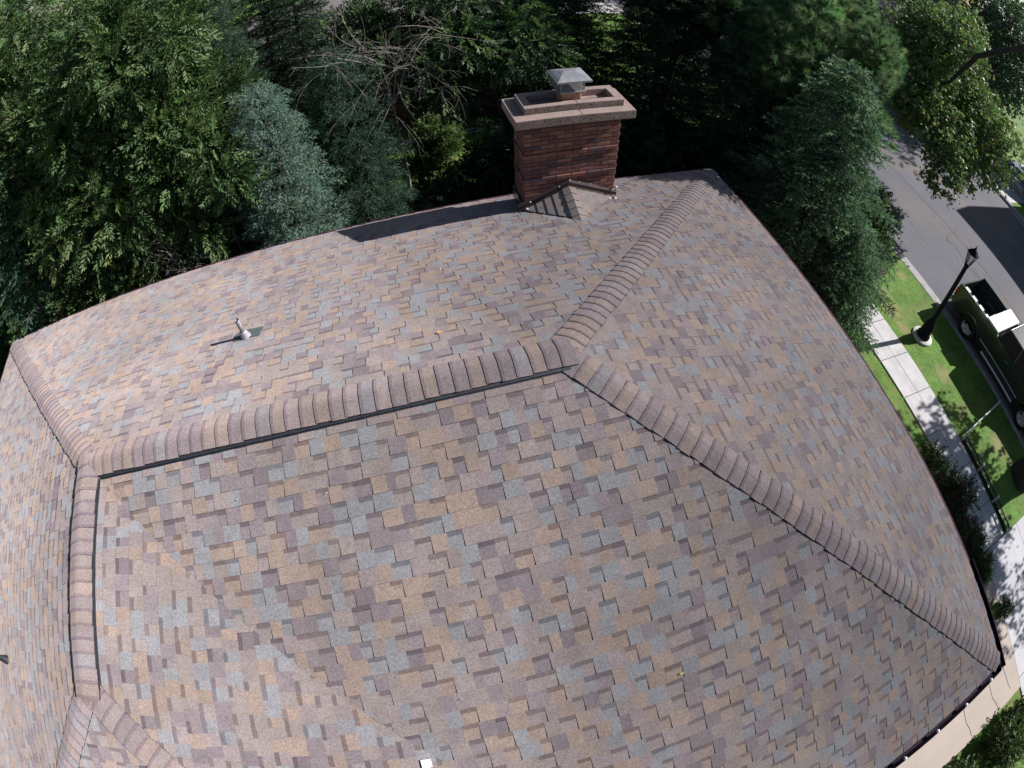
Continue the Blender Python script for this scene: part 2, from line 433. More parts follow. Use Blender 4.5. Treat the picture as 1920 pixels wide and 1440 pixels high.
def nrm(p, q, r):
    n = (q-p).cross(r-p).normalized(); return n if n.z > 0 else -n
Nb, Nr, Nf = nrm(C0, C1, R1), nrm(C1, C2, R1), nrm(VL, C2, R1)
Nw, Nl, Ns = nrm(VL, E1, R2), nrm(F1, C0, R0), nrm(F1, E1, R2)
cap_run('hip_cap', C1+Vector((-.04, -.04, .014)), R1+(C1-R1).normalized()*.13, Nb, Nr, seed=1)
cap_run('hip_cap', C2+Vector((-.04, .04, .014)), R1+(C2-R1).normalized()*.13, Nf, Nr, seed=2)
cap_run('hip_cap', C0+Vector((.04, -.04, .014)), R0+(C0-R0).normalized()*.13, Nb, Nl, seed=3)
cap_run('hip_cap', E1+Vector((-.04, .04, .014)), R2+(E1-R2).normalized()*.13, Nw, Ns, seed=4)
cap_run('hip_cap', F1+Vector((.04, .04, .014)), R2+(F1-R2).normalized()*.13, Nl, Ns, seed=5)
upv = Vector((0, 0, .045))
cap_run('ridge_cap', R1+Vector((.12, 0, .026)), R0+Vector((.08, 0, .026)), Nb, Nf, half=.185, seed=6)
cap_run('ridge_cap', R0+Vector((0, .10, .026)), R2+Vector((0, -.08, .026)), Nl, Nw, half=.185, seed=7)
# vent strips under the ridge caps (slatted, dark)
def vent_strip(a, b, side, n, off, w=.03, lip=.014):
    mb = MB(); a = Vector(a); b = Vector(b); d = (b-a).normalized(); L = (b-a).length
    o0 = side*off
    for (s0, s1, h) in ((0, w, .026), (w, w+lip, .008)):
        p = [a+side*(off+s0), b+side*(off+s0), b+side*(off+s1), a+side*(off+s1)]
        mb.face([q+n*h for q in p], sm=False)
        for i in range(4):
            j = (i+1) % 4; mb.face([p[i], p[j], p[j]+n*h, p[i]+n*h])
    t = 0
    while t < L-.02:     # little louvre ribs
        p0 = a+d*t+side*(off+w); mb.face([p0+n*.026, p0+d*.006+n*.026, p0+d*.006+side*lip*.8+n*.014, p0+side*lip*.8+n*.014]); t += .03
    o = mb.build('ridge_vent', 'vent_black'); o.parent = roof
sF = Vector((0, -Cf, -H)).normalized(); sB = Vector((0, Bk, -H)).normalized()
sW = Vector((D, 0, -H)).normalized(); sL = Vector((-D, 0, -H)).normalized()
vent_strip(R0+Vector((.2, 0, 0)), R1+Vector((.05, 0, 0)), sF, Nf, .168)
vent_strip(R0+Vector((.3, 0, 0)), R1+Vector((-.1, 0, 0)), sB, Nb, .172, .012, .008)
vent_strip(R0+Vector((0, -.2, 0)), R2, sW, Nw, .172, .014, .010)
vent_strip(R0+Vector((0, .0, 0)), R2, sL, Nl, .172, .010, .006)
# ridge-end cover pieces where hips meet the ridge
for (c0, n1) in ((R1, Nr), (R0, Nl), (R2, Ns)):
    mb = MB(); k = 14
    ctr = c0+Vector((0, 0, .03)); ring = []
    for i in range(k):
        t = 2*math.pi*i/k; dx, dy = .2*math.cos(t), .2*math.sin(t)
        zs = []
        x, y = c0.x+dx, c0.y+dy
        cands = [-(H/Bk)*y, (H/Cf)*y if c0 is not R2 else 99, (H/A)*(-x) if c0 is R1 else 99,
                 (H/D)*(x+Lr) if c0 is not R1 else 99, -(H/D)*(x+Lr) if c0 is R2 else 99, (H/D)*(y+Mw) if c0 is R2 else 99]
        ring.append(Vector((x, y, min(cands)+.018)))
    for i in range(k): mb.face([ctr, ring[i], ring[(i+1) % k]], (.20, .15, .135))
    o = mb.build('ridge_end_cover', 'shingle'); o.parent = roof

# fascia, gutters and drip edges
def gutter_run(name, a, b, out, w=.13, depth=.11, m='gutter', z=-.012):
    mb = MB(); a = Vector(a); b = Vector(b); out = Vector(out)
    prof = [(0, 0), (0, -depth), (w*.75, -depth), (w*.98, -depth*.35), (w, 0), (w-.012, 0), (w*.95-.012, -depth*.35), (w*.72, -depth+.012), (.01, -depth+.012), (.01, 0)]
    q = lambda p, s: p+out*s[0]+Vector((0, 0, s[1]+z))
    for i in range(len(prof)):
        j = (i+1) % len(prof); mb.face([q(a, prof[i]), q(b, prof[i]), q(b, prof[j]), q(a, prof[j])])
    mb.face([q(a, s) for s in prof]); mb.face([q(b, s) for s in prof])
    return P(mb.build(name, m))
ystep = -3.57
g1 = gutter_run('gutter', (A+.012, -Cf-.13, -H), (A+.012, ystep, -H), (1, 0, 0))
g2 = gutter_run('gutter', (-Lr+D+.02, -Cf-.012, -H), (A+.012, -Cf-.012, -H), (0, -1, 0))
for i in range(9):
    x = 4.62-.62*i
    mb = MB(); mb.lathe([(0, .04), (.02, .036), (.025, .022), (.022, 0), (.006, 0)], 10)
    mb.tube([(0, .03, .008), (0, -.01, .012)], .006, 6)
    o = mb.build('gutter_spike', 'whitebox'); o.parent = g2; o.location = (x, -Cf-.105, -H-.012)
def drip(a, b, out, w=.055):
    mb = MB(); a = Vector(a); b = Vector(b); out = Vector(out); z = Vector((0, 0, 1))
    for s, t in (((0, .004), (w, .0)), ((w, .0), (w, -.05)), ((w, -.05), (w-.01, -.05)), ((w-.01, -.05), (w-.01, -.006)), ((w-.01, -.006), (0, -.006))):
        mb.face([a+out*s[0]+z*s[1], b+out*s[0]+z*s[1], b+out*t[0]+z*t[1], a+out*t[0]+z*t[1]])
    P(mb.build('drip_edge', 'drip'))
drip((A-.01, ystep, -H), (A-.01, Bk, -H), (1, 0, 0)); drip((-Lr-D, Bk-.01, -H), (A, Bk-.01, -H), (0, 1, 0))
drip((-Lr-D+.01, -Mw-D, -H), (-Lr-D+.01, Bk, -H), (-1, 0, 0)); drip((-Lr-D, -Mw-D+.01, -H), (-Lr+D, -Mw-D+.01, -H), (0, -1, 0))
wb = MB()
def ring_walls(mb, poly, z0, z1, c=None):
    for i in range(len(poly)):
        a = poly[i]; b = poly[(i+1) % len(poly)]
        mb.face([(a[0], a[1], z0), (b[0], b[1], z0), (b[0], b[1], z1), (a[0], a[1], z1)], c)
e = .55
foot = [(-Lr-D+e, Bk-e), (A-e, Bk-e), (A-e, -Cf+e), (-Lr+D-e, -Cf+e), (-Lr+D-e, -Mw-D+e), (-Lr-D+e, -Mw-D+e)]
ring_walls(wb, foot, ZG, -1.9); P(wb.build('wall', 'wallbrick'))
sf = MB()
eave = [(-Lr-D+.02, Bk-.02), (A-.02, Bk-.02), (A-.02, -Cf+.02), (-Lr+D, -Cf+.02), (-Lr+D-.02, -Mw-D+.02), (-Lr-D+.02, -Mw-D+.02)]
ring_walls(sf, eave, -1.90, -1.755)
for i in range(6):
    a, b = eave[i], eave[(i+1) % 6]; c, d = foot[(i+1) % 6], foot[i]
    sf.face([(a[0], a[1], -1.90), (b[0], b[1], -1.90), (c[0], c[1], -1.90), (d[0], d[1], -1.90)])
P(sf.build('soffit', 'brown_metal'))
def window(parent_fn, cx, cy, ax, z0, z1, w):
    mb = MB(); n = MB()
    if ax == 'x':
        mb.box((cx-.03, cy-w/2, z0), (cx+.05, cy+w/2, z1)); n.box((cx+.052, cy-w/2+.08, z0+.08), (cx+.056, cy+w/2-.08, z1-.08))
    else:
        mb.box((cx-w/2, cy-.03, z0), (cx+w/2, cy+.05, z1)); n.box((cx-w/2+.08, cy+.052, z0+.08), (cx+w/2-.08, cy+.056, z1-.08))
    f = parent_fn(mb.build('window', 'trimwhite')); g = n.build('pane', 'glass'); g.parent = f; return f
for yy in (-3.0, -.2, 2.6): window(P, A-e, yy, 'x', -4.4, -2.9, 1.4)
for xx in (-8, -4, 3.2): window(P, xx, Bk-e, 'y', -4.4, -2.9, 1.4)

# ------------------------------------------------------------------ chimney
CX0, CX1, CY0, CY1 = .785, 2.31, 3.96, 4.56
BR = [(.20, .080, .060), (.175, .070, .056), (.15, .060, .052), (.13, .056, .052), (.09, .050, .056), (.23, .105, .072), (.165, .066, .055)]
ch = MB()
bh, gap, bl = .062, .010, .243
nrow = int((.135-(-1.9))/(bh+gap))
z = .135-nrow*(bh+gap)
proj = (13, 19) # row indices projecting (from below)
for r in range(nrow):
    zt = z+bh
    pr = .022 if abs(z+.87) < .036 or abs(z+.46) < .036 else 0
    for face in range(4):
        Lx = (CX1-CX0) if face % 2 == 0 else (CY1-CY0)
        off = (bl+gap)*.5 if r % 2 else 0
        u = -off
        while u < Lx-.01:
            a0 = max(u, 0); a1 = min(u+bl, Lx)
            if a1-a0 > .03:
                c = jit(random.choice(BR), .12); dp = random.uniform(-.003, .003)
                if pr: c = jit(random.choice(BR[:2]+BR[5:6]+BR[4:5]), .1)
                if face == 0: lo, hi = (CX0+a0-(pr if a0 == 0 else 0), CY0-pr-dp, z), (CX0+a1+(pr if a1 == Lx else 0), CY0+.1, zt)
                elif face == 2: lo, hi = (CX0+a0, CY1-.1, z), (CX0+a1, CY1+pr+dp, zt)
                elif face == 1: lo, hi = (CX1-.1, CY0+.102+a0*.7, z), (CX1+pr+dp, CY0+.102+a1*.7, zt)
                else: lo, hi = (CX0-pr-dp, CY0+.102+a0*.7, z), (CX0+.1, CY0+.102+a1*.7, zt)
                ch.box(lo, hi, c, bev=.005)
            u += bl+gap
    z += bh+gap
chim = P(ch.build('chimney', 'brick'))
mo = MB(); mo.box((CX0+.008, CY0+.008, -2.2), (CX1-.008, CY1-.008, .136)); o = mo.build('mortar_core', 'mortar'); o.parent = chim
lower = MB(); lower.box((CX0-.001, CY0+.3, -5.5), (CX1+.001, CY1+.06, -1.95)); o = lower.build('lower_stack', 'wallbrick'); o.parent = chim
def slab_ring(mb, x0, x1, y0, y1, z0, z1, wx, wy, parts):
    """ring of stone pieces with thin joints"""
    g = .0015
    def piece(ax0, ax1, ay0, ay1):
        mb.box((ax0, ay0, z0), (ax1, ay1, z1), bev=.005)
    xs = parts
    for k in range(len(xs)-1):
        piece(xs[k]+g*(k > 0), xs[k+1]-g*(k < len(xs)-2), y0, y0+wy)
        piece(xs[k]+g*(k > 0), xs[k+1]-g*(k < len(xs)-2), y1-wy, y1)
    piece(x0, x0+wx, y0+wy+g, y1-wy-g); piece(x1-wx, x1, y0+wy+g, y1-wy-g)
cp = MB(); slab_ring(cp, .625, 2.475, 3.84, 4.66, .140, .285, .3, .3, [.625, 1.62, 2.475])
co = cp.build('coping_slab', 'coping'); co.parent = chim
edge = MB()   # rough weathered front face, proud of the slab by 2 mm
edge.box((.64, 3.837, .152), (2.46, 3.845, .273)); o = edge.build('weathered_edge', 'coping_rough'); o.parent = chim
cp2 = MB(); slab_ring(cp2, .80, 2.345, 4.01, 4.56, .287, .395, .125, .115, [.80, 1.60, 2.345])
o = cp2.build('coping_ring', 'coping'); o.parent = chim
edge = MB(); edge.box((.815, 4.007, .295), (2.33, 4.015, .384)); o = edge.build('weathered_edge', 'coping_rough'); o.parent = chim
fl = MB()
nx, ny = 16, 6
vv = [[Vector((.90+i*(1.345/nx), 4.11+j*(.40/ny), .215+.02*math.sin(i*1.7+j)+.05*max(0, (i-9)/7)+random.uniform(0, .015))) for j in range(ny+1)] for i in range(nx+1)]
for i in range(nx):
    for j in range(ny): fl.face([vv[i][j], vv[i+1][j], vv[i+1][j+1], vv[i][j+1]])
o = fl.build('debris_bed', 'debris'); o.parent = chim
# terracotta flue, bird guard and lid
FX, FY = 1.57, 4.33
f = MB()
f.box((FX-.15, FY-.15, .20), (FX+.15, FY+.15, .50), bev=.012)
flue = f.build('flue_liner', 'terracotta'); flue.parent = chim
g = MB(); g.box((FX-.20, FY-.20, .50), (FX+.20, FY+.20, .535), bev=.006)
for sx in (-1, 1):
    for sy in (-1, 1): g.box((FX+sx*.18-.006, FY+sy*.18-.006, .535), (FX+sx*.18+.006, FY+sy*.18+.006, .725))
capb = g.build('flue_cap', 'galv'); capb.parent = chim
ms = MB()
for s in (-1, 1):
    for k in range(19):
        t = -.18+k*.02
        for dz in (-1, 1):
            t2 = t+dz*.17
            # diagonal expanded-metal strands clipped to the face
            z0_, z1_ = .535, .72; a, b = t, t2
            if b > .18: z1_ = z0_+(z1_-z0_)*(.18-a)/(b-a); b = .18
            if b < -.18: z1_ = z0_+(z1_-z0_)*(-.18-a)/(b-a); b = -.18
            ms.tube([(FX+a, FY+s*.183, z0_), (FX+b, FY+s*.183, z1_)], .0018, 4, cap=False)
            ms.tube([(FX+s*.183, FY+a, z0_), (FX+s*.183, FY+b, z1_)], .0018, 4, cap=False)
o = ms.build('bird_mesh', 'galv'); o.parent = chim
ld = MB()
x0, x1, y0, y1 = FX-.27, FX+.27, FY-.26, FY+.26; zl = .715
ring0 = [(x0, y0, zl-.02), (x1, y0, zl-.02), (x1, y1, zl-.02), (x0, y1, zl-.02)]
ring1 = [(x0, y0, zl+.008), (x1, y0, zl+.008), (x1, y1, zl+.008), (x0, y1, zl+.008)]
ring2 = [(x0+.05, y0+.05, zl+.035), (x1-.05, y0+.05, zl+.035), (x1-.05, y1-.05, zl+.035), (x0+.05, y1-.05, zl+.035)]
ring3 = [(FX-.09, FY-.01, zl+.085), (FX+.09, FY-.01, zl+.085), (FX+.09, FY+.01, zl+.085), (FX-.09, FY+.01, zl+.085)]
for ra, rb_ in ((ring0, ring1), (ring1, ring2), (ring2, ring3)):
    for i in range(4): ld.face([ra[i], ra[(i+1) % 4], rb_[(i+1) % 4], rb_[i]])
ld.face(ring3); ld.face(ring0[::-1])
for sx in (-.13, .13): ld.lathe([(0, .012), (.008, .01), (.012, 0)], 8, center=(FX+sx, FY, zl+.065))
o = ld.build('flue_lid', 'galv'); o.parent = chim

# cricket (small saddle roof) and its brown flashing on the up-slope face of the chimney
zb = lambda y: -H/Bk*y
ap = Vector((1.50, CY0, -1.04)); fl_ = Vector((.70, CY0+.02, zb(CY0)+.012)); fr_ = Vector((2.36, CY0+.02, zb(CY0)+.012)); ft = Vector((1.42, 3.16, zb(3.16)+.012))
ck = MB()
for (a, b, c, cols) in ((fl_, ap, ft, 0), (fr_, ap, ft, 1)):
    K = 6 if cols == 0 else 7
    for k in range(K):       # strips parallel to the ridge, each lifted at its lower edge
        t0, t1 = k/K, (k+1)/K
        p0 = a+(ap-a)*t0; p1 = a+(ap-a)*t1; q0 = a+(ft-a)*t0; q1 = a+(ft-a)*t1
        n = (ap-a).cross(ft-a).normalized(); n = n if n.z > 0 else -n
        m = 4
        for j in range(m):
            s0, s1 = j/m, (j+1)/m
            c4 = pick()
            e0, e1 = p0+(q0-p0)*s0, p0+(q0-p0)*s1
            f0, f1 = p1+(q1-p1)*s0, p1+(q1-p1)*s1
            hl = .015 if cols == 0 else .010
            ck.face([e0+n*hl, e1+n*hl, f1+n*.004, f0+n*.004], c4)
            ck.face([e0, e1, e1+n*hl, e0+n*hl], (.02, .018, .018))
crk = ck.build('cricket', 'shingle'); crk.parent = chim
# shingle cap over the cricket ridge
cc = MB()
dv = (ft-ap).normalized(); w = .12
for k in range(5):
    a = ap+dv*(k*.17+.04)+Vector((0, 0, .02)); b = ap+dv*(k*.17+.22)+Vector((0, 0, .032))
    sL_ = (fl_-ap); sL_ -= dv*sL_.dot(dv); sL_.normalize(); sR_ = (fr_-ap); sR_ -= dv*sR_.dot(dv); sR_.normalize()
    c = jit(SH['tan'], .1)
    cc.face([a, b, b+sL_*w, a+sL_*w], c); cc.face([a, b, b+sR_*w, a+sR_*w], c)
    cc.face([b, b+sL_*w, b+sL_*w-Vector((0, 0, .015)), b-Vector((0, 0, .015))], (.03, .03, .03))
o = cc.build('cricket_cap', 'shingle'); o.parent = chim
fm = MB()
for (a, b) in ((fl_+Vector((-.03, 0, 0)), ap), (ap, fr_)):
    a = Vector(a)+Vector((0, -.022, .0)); b = Vector(b)+Vector((0, -.022, 0))
    u = Vector((0, 0, 1))
    # apron on the cricket, upright band, slanted counter flashing
    rows = [(Vector((0, -.035, .012)), 0), (Vector((0, -.010, .02)), 0), (Vector((0, -.008, .085)), 0), (Vector((0, -.020, .088)), 0), (Vector((0, .014, .135)), 0), (Vector((0, .024, .135)), 0)]
    for i in range(len(rows)-1):
        fm.face([a+rows[i][0], b+rows[i][0], b+rows[i+1][0], a+rows[i+1][0]])
fsh = fm.build('flashing', 'brown_metal'); fsh.parent = chim
for (x, y, zz, r) in ((.80, 3.90, -1.33, .03), (.86, 3.92, -1.22, .018), (1.33, 3.905, -1.0, .014), (1.5, 3.91, -.905, .016), (1.66, 3.90, -.96, .012), (1.86, 3.90, -1.03, .01), (2.26, 3.90, -1.2, .016), (2.20, 3.86, -1.345, .03), (2.30, 3.86, -1.36, .035), (2.33, 3.93, -1.18, .03)):
    sm = MB(); sm.lathe([(0, r*.5), (r*.7, r*.35), (r, 0), (r*.6, -r*.3)], 8, center=(x, y, zz)); o = sm.build('sealant_patch', 'lead'); o.parent = chim
side = MB(); side.box((CX0-.035, CY0+.0, -1.52), (CX0-.012, CY1+.02, -1.30)); o = side.build('side_flashing', 'brown_metal'); o.parent = chim
side = MB(); side.box((CX1+.012, CY0+.03, -1.50), (CX1+.035, CY1+.02, -1.28)); o = side.build('side_flashing', 'brown_metal'); o.parent = chim

# ------------------------------------------------------------------ plumbing vents on the roof
def vent_pipe(x, y, nrmv, zroof, plate):
    mb = MB(); mb.lathe([(.030, .05), (.030, .315), (.024, .315), (.024, .1)], 20)
    vp = P(mb.build('vent_pipe', 'galv_dull' if plate else 'vent_black')); vp.location = (x, y, zroof)
    vp.matrix_parent_inverse = house.matrix_world.inverted() if False else Matrix.Translation((2.5, 0, -ZG))
    b = MB(); b.lathe([(.070, .02), (.064, .03), (.044, .10), (.038, .115), (.031, .115)], 22)
    o = b.build('boot', 'lead' if plate else 'vent_black'); o.parent = vp
    if plate:
        f = MB(); q = nrmv
        pts = [Vector(p) for p in plate]
        f.face([p+q*.016 for p in pts]); 
        for i in range(len(pts)): f.face([pts[i], pts[(i+1) % len(pts)], pts[(i+1) % len(pts)]+q*.016, pts[i]+q*.016])
        o = f.build('base_plate', 'greenmetal'); o.parent = vp
    return vp
zz = lambda dy: -H/Bk*dy
vent_pipe(-3.318, 1.724, Nb, zb(1.724), [(-.16, -.05, zz(-.05)), (.19, -.05, zz(-.05)), (.21, .14, zz(.14)), (-.11, .17, zz(.17)), (-.17, .10, zz(.10))])
vent_pipe(-7.58, -2.0, Nl, -H/D*2.58, None)
tg = MB(); tg.box((-.045, -.04, -.01), (.045, .04, .012), bev=.003)
tag_o = tg.build('roof_tag', 'whitebox')
tag(tag_o, 'small white square tag lying on the shingles beside the valley at the bottom edge', 'tag')
tag_o.location = (-2.08, -3.15, -H/D*2.92+.02); tag_o.rotation_euler = (0, math.atan(H/D), 0)
def fallen_leaf(x, y, zf, col, rz, label, s=.035):
    mb = MB(); pts = [(-s, 0, 0), (-s*.3, s*.45, .008), (s*.5, s*.35, .004), (s, 0, .012), (s*.5, -s*.35, .006), (-s*.3, -s*.4, .003)]
    mb.face([pts[0], pts[1], pts[2], pts[3]], col); mb.face([pts[0], pts[3], pts[4], pts[5]], col)
    o = mb.build('fallen_leaf', 'flower'); o.location = (x, y, zf+.02); o.rotation_euler = (0, 0, rz); tag(o, label, 'leaf', 'fallen leaves on the roof')
for k in range(14):
    rq = random.Random(200+k); x, y = rq.uniform(-4.2, 2.5), rq.choice([rq.uniform(.5, 3.2), rq.uniform(-.6, -3.4)])
    if y < 0 and x > -y*.8 or y > 0 and x > y*.7: continue
    if y < 0 and x < -4.4-y: continue
    fallen_leaf(x, y, (-H/Bk*y if y > 0 else H/Cf*y), rq.choice([(.55, .52, .48), (.5, .42, .3), (.6, .6, .6)]), rq.uniform(0, 6), 'tiny pale scrap of leaf litter lying on the shingles', s=rq.uniform(.008, .016))
fallen_leaf(.254, -2.981, -.974, (.55, .5, .12), .4, 'small yellow leaf lying on the front roof slope', s=.022)
fallen_leaf(-1.03, .77, -.273, (.75, .42, .2), .2, 'small orange leaf lying just behind the ridge')

# ------------------------------------------------------------------ ground, street, walks
def sheet(name, x0, x1, y0, y1, z, m, nx=1, ny=1, thick=0):
    mb = MB()
    if thick: mb.box((x0, y0, z-thick), (x1, y1, z))
    else: mb.face([(x0, y0, z), (x1, y0, z), (x1, y1, z), (x0, y1, z)])
    o = mb.build(name, m); tag(o, kind='structure'); return o
sheet('ground', -220, 13.5, -200, 220, ZG, 'grass')
sheet('lawn_across_street', 27.65, 220, -200, 220, ZG, 'grass')
sheet('street', 13.6, 27.6, -200, 220, ZS, 'asphalt')
sheet('mulch_bed', 4.36, 8.55, -4.4, 14, ZG+.004, 'earth')
sheet('mulch_bed_rear', -16, 12.3, 4.36, 9.6, ZG+.008, 'earth')
def kerb(name, xa, xb, pan):
    mb = MB()
    y = -60
    while y < 80:
        mb.box((xa, y, ZS-.2), (xb, y+2.99, ZG+.012), bev=.015); mb.box((min(pan), y, ZS-.2), (max(pan), y+2.99, ZS+.008)); y += 3.0
    tag(mb.build(name, 'kerb'), kind='structure')
kerb('kerb', 13.48, 13.66, (13.66, 14.08)); kerb('far_kerb', 27.42, 27.68, (27.1, 27.42))
sb = MB()
y = 12.2
while y > -4.0:
    for (xa, xb) in ((9.48, 10.07), (10.078, 10.67)): sb.box((xa, max(y-1.16, -4.03), ZG-.05), (xb, y-.008, ZG+.03), bev=.004)
    y -= 1.17
tag(sb.build('sidewalk', 'concrete'), kind='structure')
dw = MB()
for (xa, xb) in ((9.51, 11.4), (11.41, 13.47)):
    yy = -4.05
    while yy > -14:
        dw.box((xa, yy-1.85, ZG-.05), (xb, yy-.01, ZG+.028), bev=.004); yy -= 1.86
tag(dw.build('driveway', 'drive'), kind='structure')
ts = MB()
for (ya, yb) in ((-5.85, -4.4), (-8.04, -5.86)): ts.box((3.6, ya, ZG-.05), (9.5, yb, ZG+.034), bev=.005)
tag(ts.build('path', 'tanslab'), kind='structure')
# hairline cracks of the tan slab and scrape marks of the street are thin ribbons
def ribbon(mb, pts, w, z):
    pts = [Vector((p[0], p[1], z)) for p in pts]
    for i in range(len(pts)-1):
        d = (pts[i+1]-pts[i]).normalized(); s = Vector((-d.y, d.x, 0))*w*.5
        mb.face([pts[i]-s, pts[i+1]-s, pts[i+1]+s, pts[i]+s])
cr = MB()
for (x, y, dx, dy) in ((8.1, -5.9, .25, -1), (7.2, -6.1, .15, -1), (8.9, -6.4, .1, -1)):
    p = [(x, y)]
    for k in range(9): p.append((p[-1][0]+dx*.2+random.uniform(-.05, .05), p[-1][1]+dy*.23))
    ribbon(cr, [q for q in p if q[1] > -8.0], .012, ZG+.038)
tag(cr.build('path_cracks', 'joint'), kind='structure')
sc = MB(); rs = random.Random(4)
for k in range(26):
    x = rs.uniform(15.2, 18.5); y = rs.uniform(4.2, 8.6); p = [(x, y)]; a = rs.uniform(-1.9, -1.2); L_ = rs.uniform(.3, 1.5)
    for j in range(7): a += rs.uniform(-.12, .12); p.append((p[-1][0]+math.cos(a)*L_/7, p[-1][1]+math.sin(a)*L_/7))
    ribbon(sc, p, rs.uniform(.015, .035), ZS+.005)
tag(sc.build('street_scrapes', 'chalk'), kind='structure')
sm_ = MB(); rs = random.Random(8)
p = [(18.6+.03*math.sin(k*.7)+rs.uniform(-.02, .02), -14+k*.9) for k in range(60)]; ribbon(sm_, p, .03, ZS+.004)
for k in range(7):
    x = rs.uniform(14.6, 20.5); y = rs.uniform(-3, 9); p = [(x, y)]; a = rs.uniform(0, 6)
    for j in range(9): a += rs.uniform(-.5, .5); p.append((p[-1][0]+math.cos(a)*.22, p[-1][1]+math.sin(a)*.22))
    ribbon(sm_, p, .018, ZS+.005)
tag(sm_.build('street_cracks', 'joint'), kind='structure')

# ------------------------------------------------------------------ foliage machinery
def basis(d, roll):
    """d (N,3) unit directions -> rotation matrices with local x along d"""
    d = d/np.linalg.norm(d, axis=1, keepdims=True)
    up = np.tile([0, 0, 1.0], (len(d), 1)); par = np.abs(d[:, 2]) > .95; up[par] = [1, 0, 0]
    y = np.cross(up, d); y /= np.linalg.norm(y, axis=1, keepdims=True); z = np.cross(d, y)
    c, s = np.cos(roll)[:, None], np.sin(roll)[:, None]
    y2 = y*c+z*s; z2 = -y*s+z*c
    return np.stack([d, y2, z2], axis=2)
def scatter(name, tmpls, pos, dirs, scale, cols, m, parent=None, rollamp=math.pi, colj=.18):
    """tmpls: list of (verts(n,3), tris(k,3), vertex tint(n))"""
    N = len(pos); which = RNG.integers(0, len(tmpls), N)
    R = basis(dirs, RNG.uniform(-rollamp, rollamp, N))
    VV, FF, CC = [], [], []; off = 0
    for ti, (tv, tf, tt) in enumerate(tmpls):
        s = np.where(which == ti)[0]
        if not len(s): continue
        v = np.einsum('nij,kj->nki', R[s], tv)*scale[s][:, None, None]+pos[s][:, None, :]
        VV.append(v.reshape(-1, 3))
        f = tf[None]+(np.arange(len(s))*len(tv))[:, None, None]+off; FF.append(f.reshape(-1, 3)); off += len(s)*len(tv)
        c = cols[s][:, None, :]*tt[None, :, None]*(1+RNG.uniform(-colj, colj, (len(s), 1, 1)))
        CC.append(c.reshape(-1, 3))
    V = np.concatenate(VV).astype(np.float32); F = np.concatenate(FF).astype(np.int32); Cc = np.concatenate(CC)
    me = bpy.data.meshes.new(name)
    me.vertices.add(len(V)); me.vertices.foreach_set('co', V.ravel())
    me.loops.add(F.size); me.loops.foreach_set('vertex_index', F.ravel())
    me.polygons.add(len(F)); me.polygons.foreach_set('loop_start', np.arange(0, F.size, 3, dtype=np.int32))
    me.materials.append(m)
    at = me.attributes.new('Col', 'FLOAT_COLOR', 'POINT')
    at.data.foreach_set('color', np.c_[np.clip(Cc, 0, 1), np.ones(len(Cc))].astype(np.float32).ravel())
    me.update(calc_edges=True)
    o = bpy.data.objects.new(name, me); COL.objects.link(o)
    if parent is not None: o.parent = parent
    return o

def T_leaves(L, n, leaf, wid, droop=.15, seed=0, pairs=True, spread=55):
    """compound twig of n leaflets along a rachis of length L (local x)"""
    r = np.random.default_rng(seed); V = []; F = []; C = []
    def leafat(p, d, l, w):
        d = d/np.linalg.norm(d); s = np.cross(d, [0, 0, 1]); s /= np.linalg.norm(s)+1e-9
        nn = np.cross(s, d); tw = r.uniform(-.5, .5); s = s*np.cos(tw)+nn*np.sin(tw); nn = np.cross(s, d)
        i = len(V); t = r.uniform(.82, 1.18)
        V.extend([p, p+d*l*.45+s*w*.5+nn*w*.16, p+d*l*.8+s*w*.3+nn*w*.1-np.array([0, 0, droop*l*.3]), p+d*l-np.array([0, 0, droop*l]), p+d*l*.8-s*w*.3+nn*w*.1-np.array([0, 0, droop*l*.3]), p+d*l*.45-s*w*.5+nn*w*.16])
        F.extend([(i, i+1, i+2), (i, i+2, i+3), (i, i+3, i+4), (i, i+4, i+5)]); C.extend([t]*6)
    for k in range(n):
        s = (k+1)/n; p = np.array([L*s, 0, -droop*L*s*s]); side = 1 if k % 2 else -1
        a = math.radians(spread+r.uniform(-18, 18))*(1-.35*s)
        leafat(p, np.array([math.cos(a), side*math.sin(a), r.uniform(-.35, .25)]), leaf*r.uniform(.75, 1.15), wid*r.uniform(.8, 1.15))
    leafat(np.array([L, 0, -droop*L]), np.array([1, 0, -.2]), leaf, wid)
    # rachis
    i = len(V); V.extend([np.array([0, -.004, 0]), np.array([0, .004, 0]), np.array([L, 0, -droop*L])]); F.append((i, i+1, i+2)); C.extend([.6]*3)
    return np.array(V), np.array(F), np.array(C)
def T_tuft(n, l, w, spread, shoot=.1, seed=0):
    r = np.random.default_rng(seed); V = []; F = []; C = []
    for k in range(n):
        th = abs(r.normal(0, spread)); ph = r.uniform(0, 2*math.pi); s = r.uniform(0, shoot)
        d = np.array([math.cos(th), math.sin(th)*math.cos(ph), math.sin(th)*math.sin(ph)])
        b = np.array([s, 0, 0]); side = np.cross(d, r.normal(size=3)); side /= np.linalg.norm(side)
        ll = l*r.uniform(.75, 1.1); i = len(V)
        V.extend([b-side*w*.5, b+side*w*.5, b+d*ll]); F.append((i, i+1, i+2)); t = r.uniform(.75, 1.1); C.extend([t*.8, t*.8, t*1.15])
    return np.array(V), np.array(F), np.array(C)
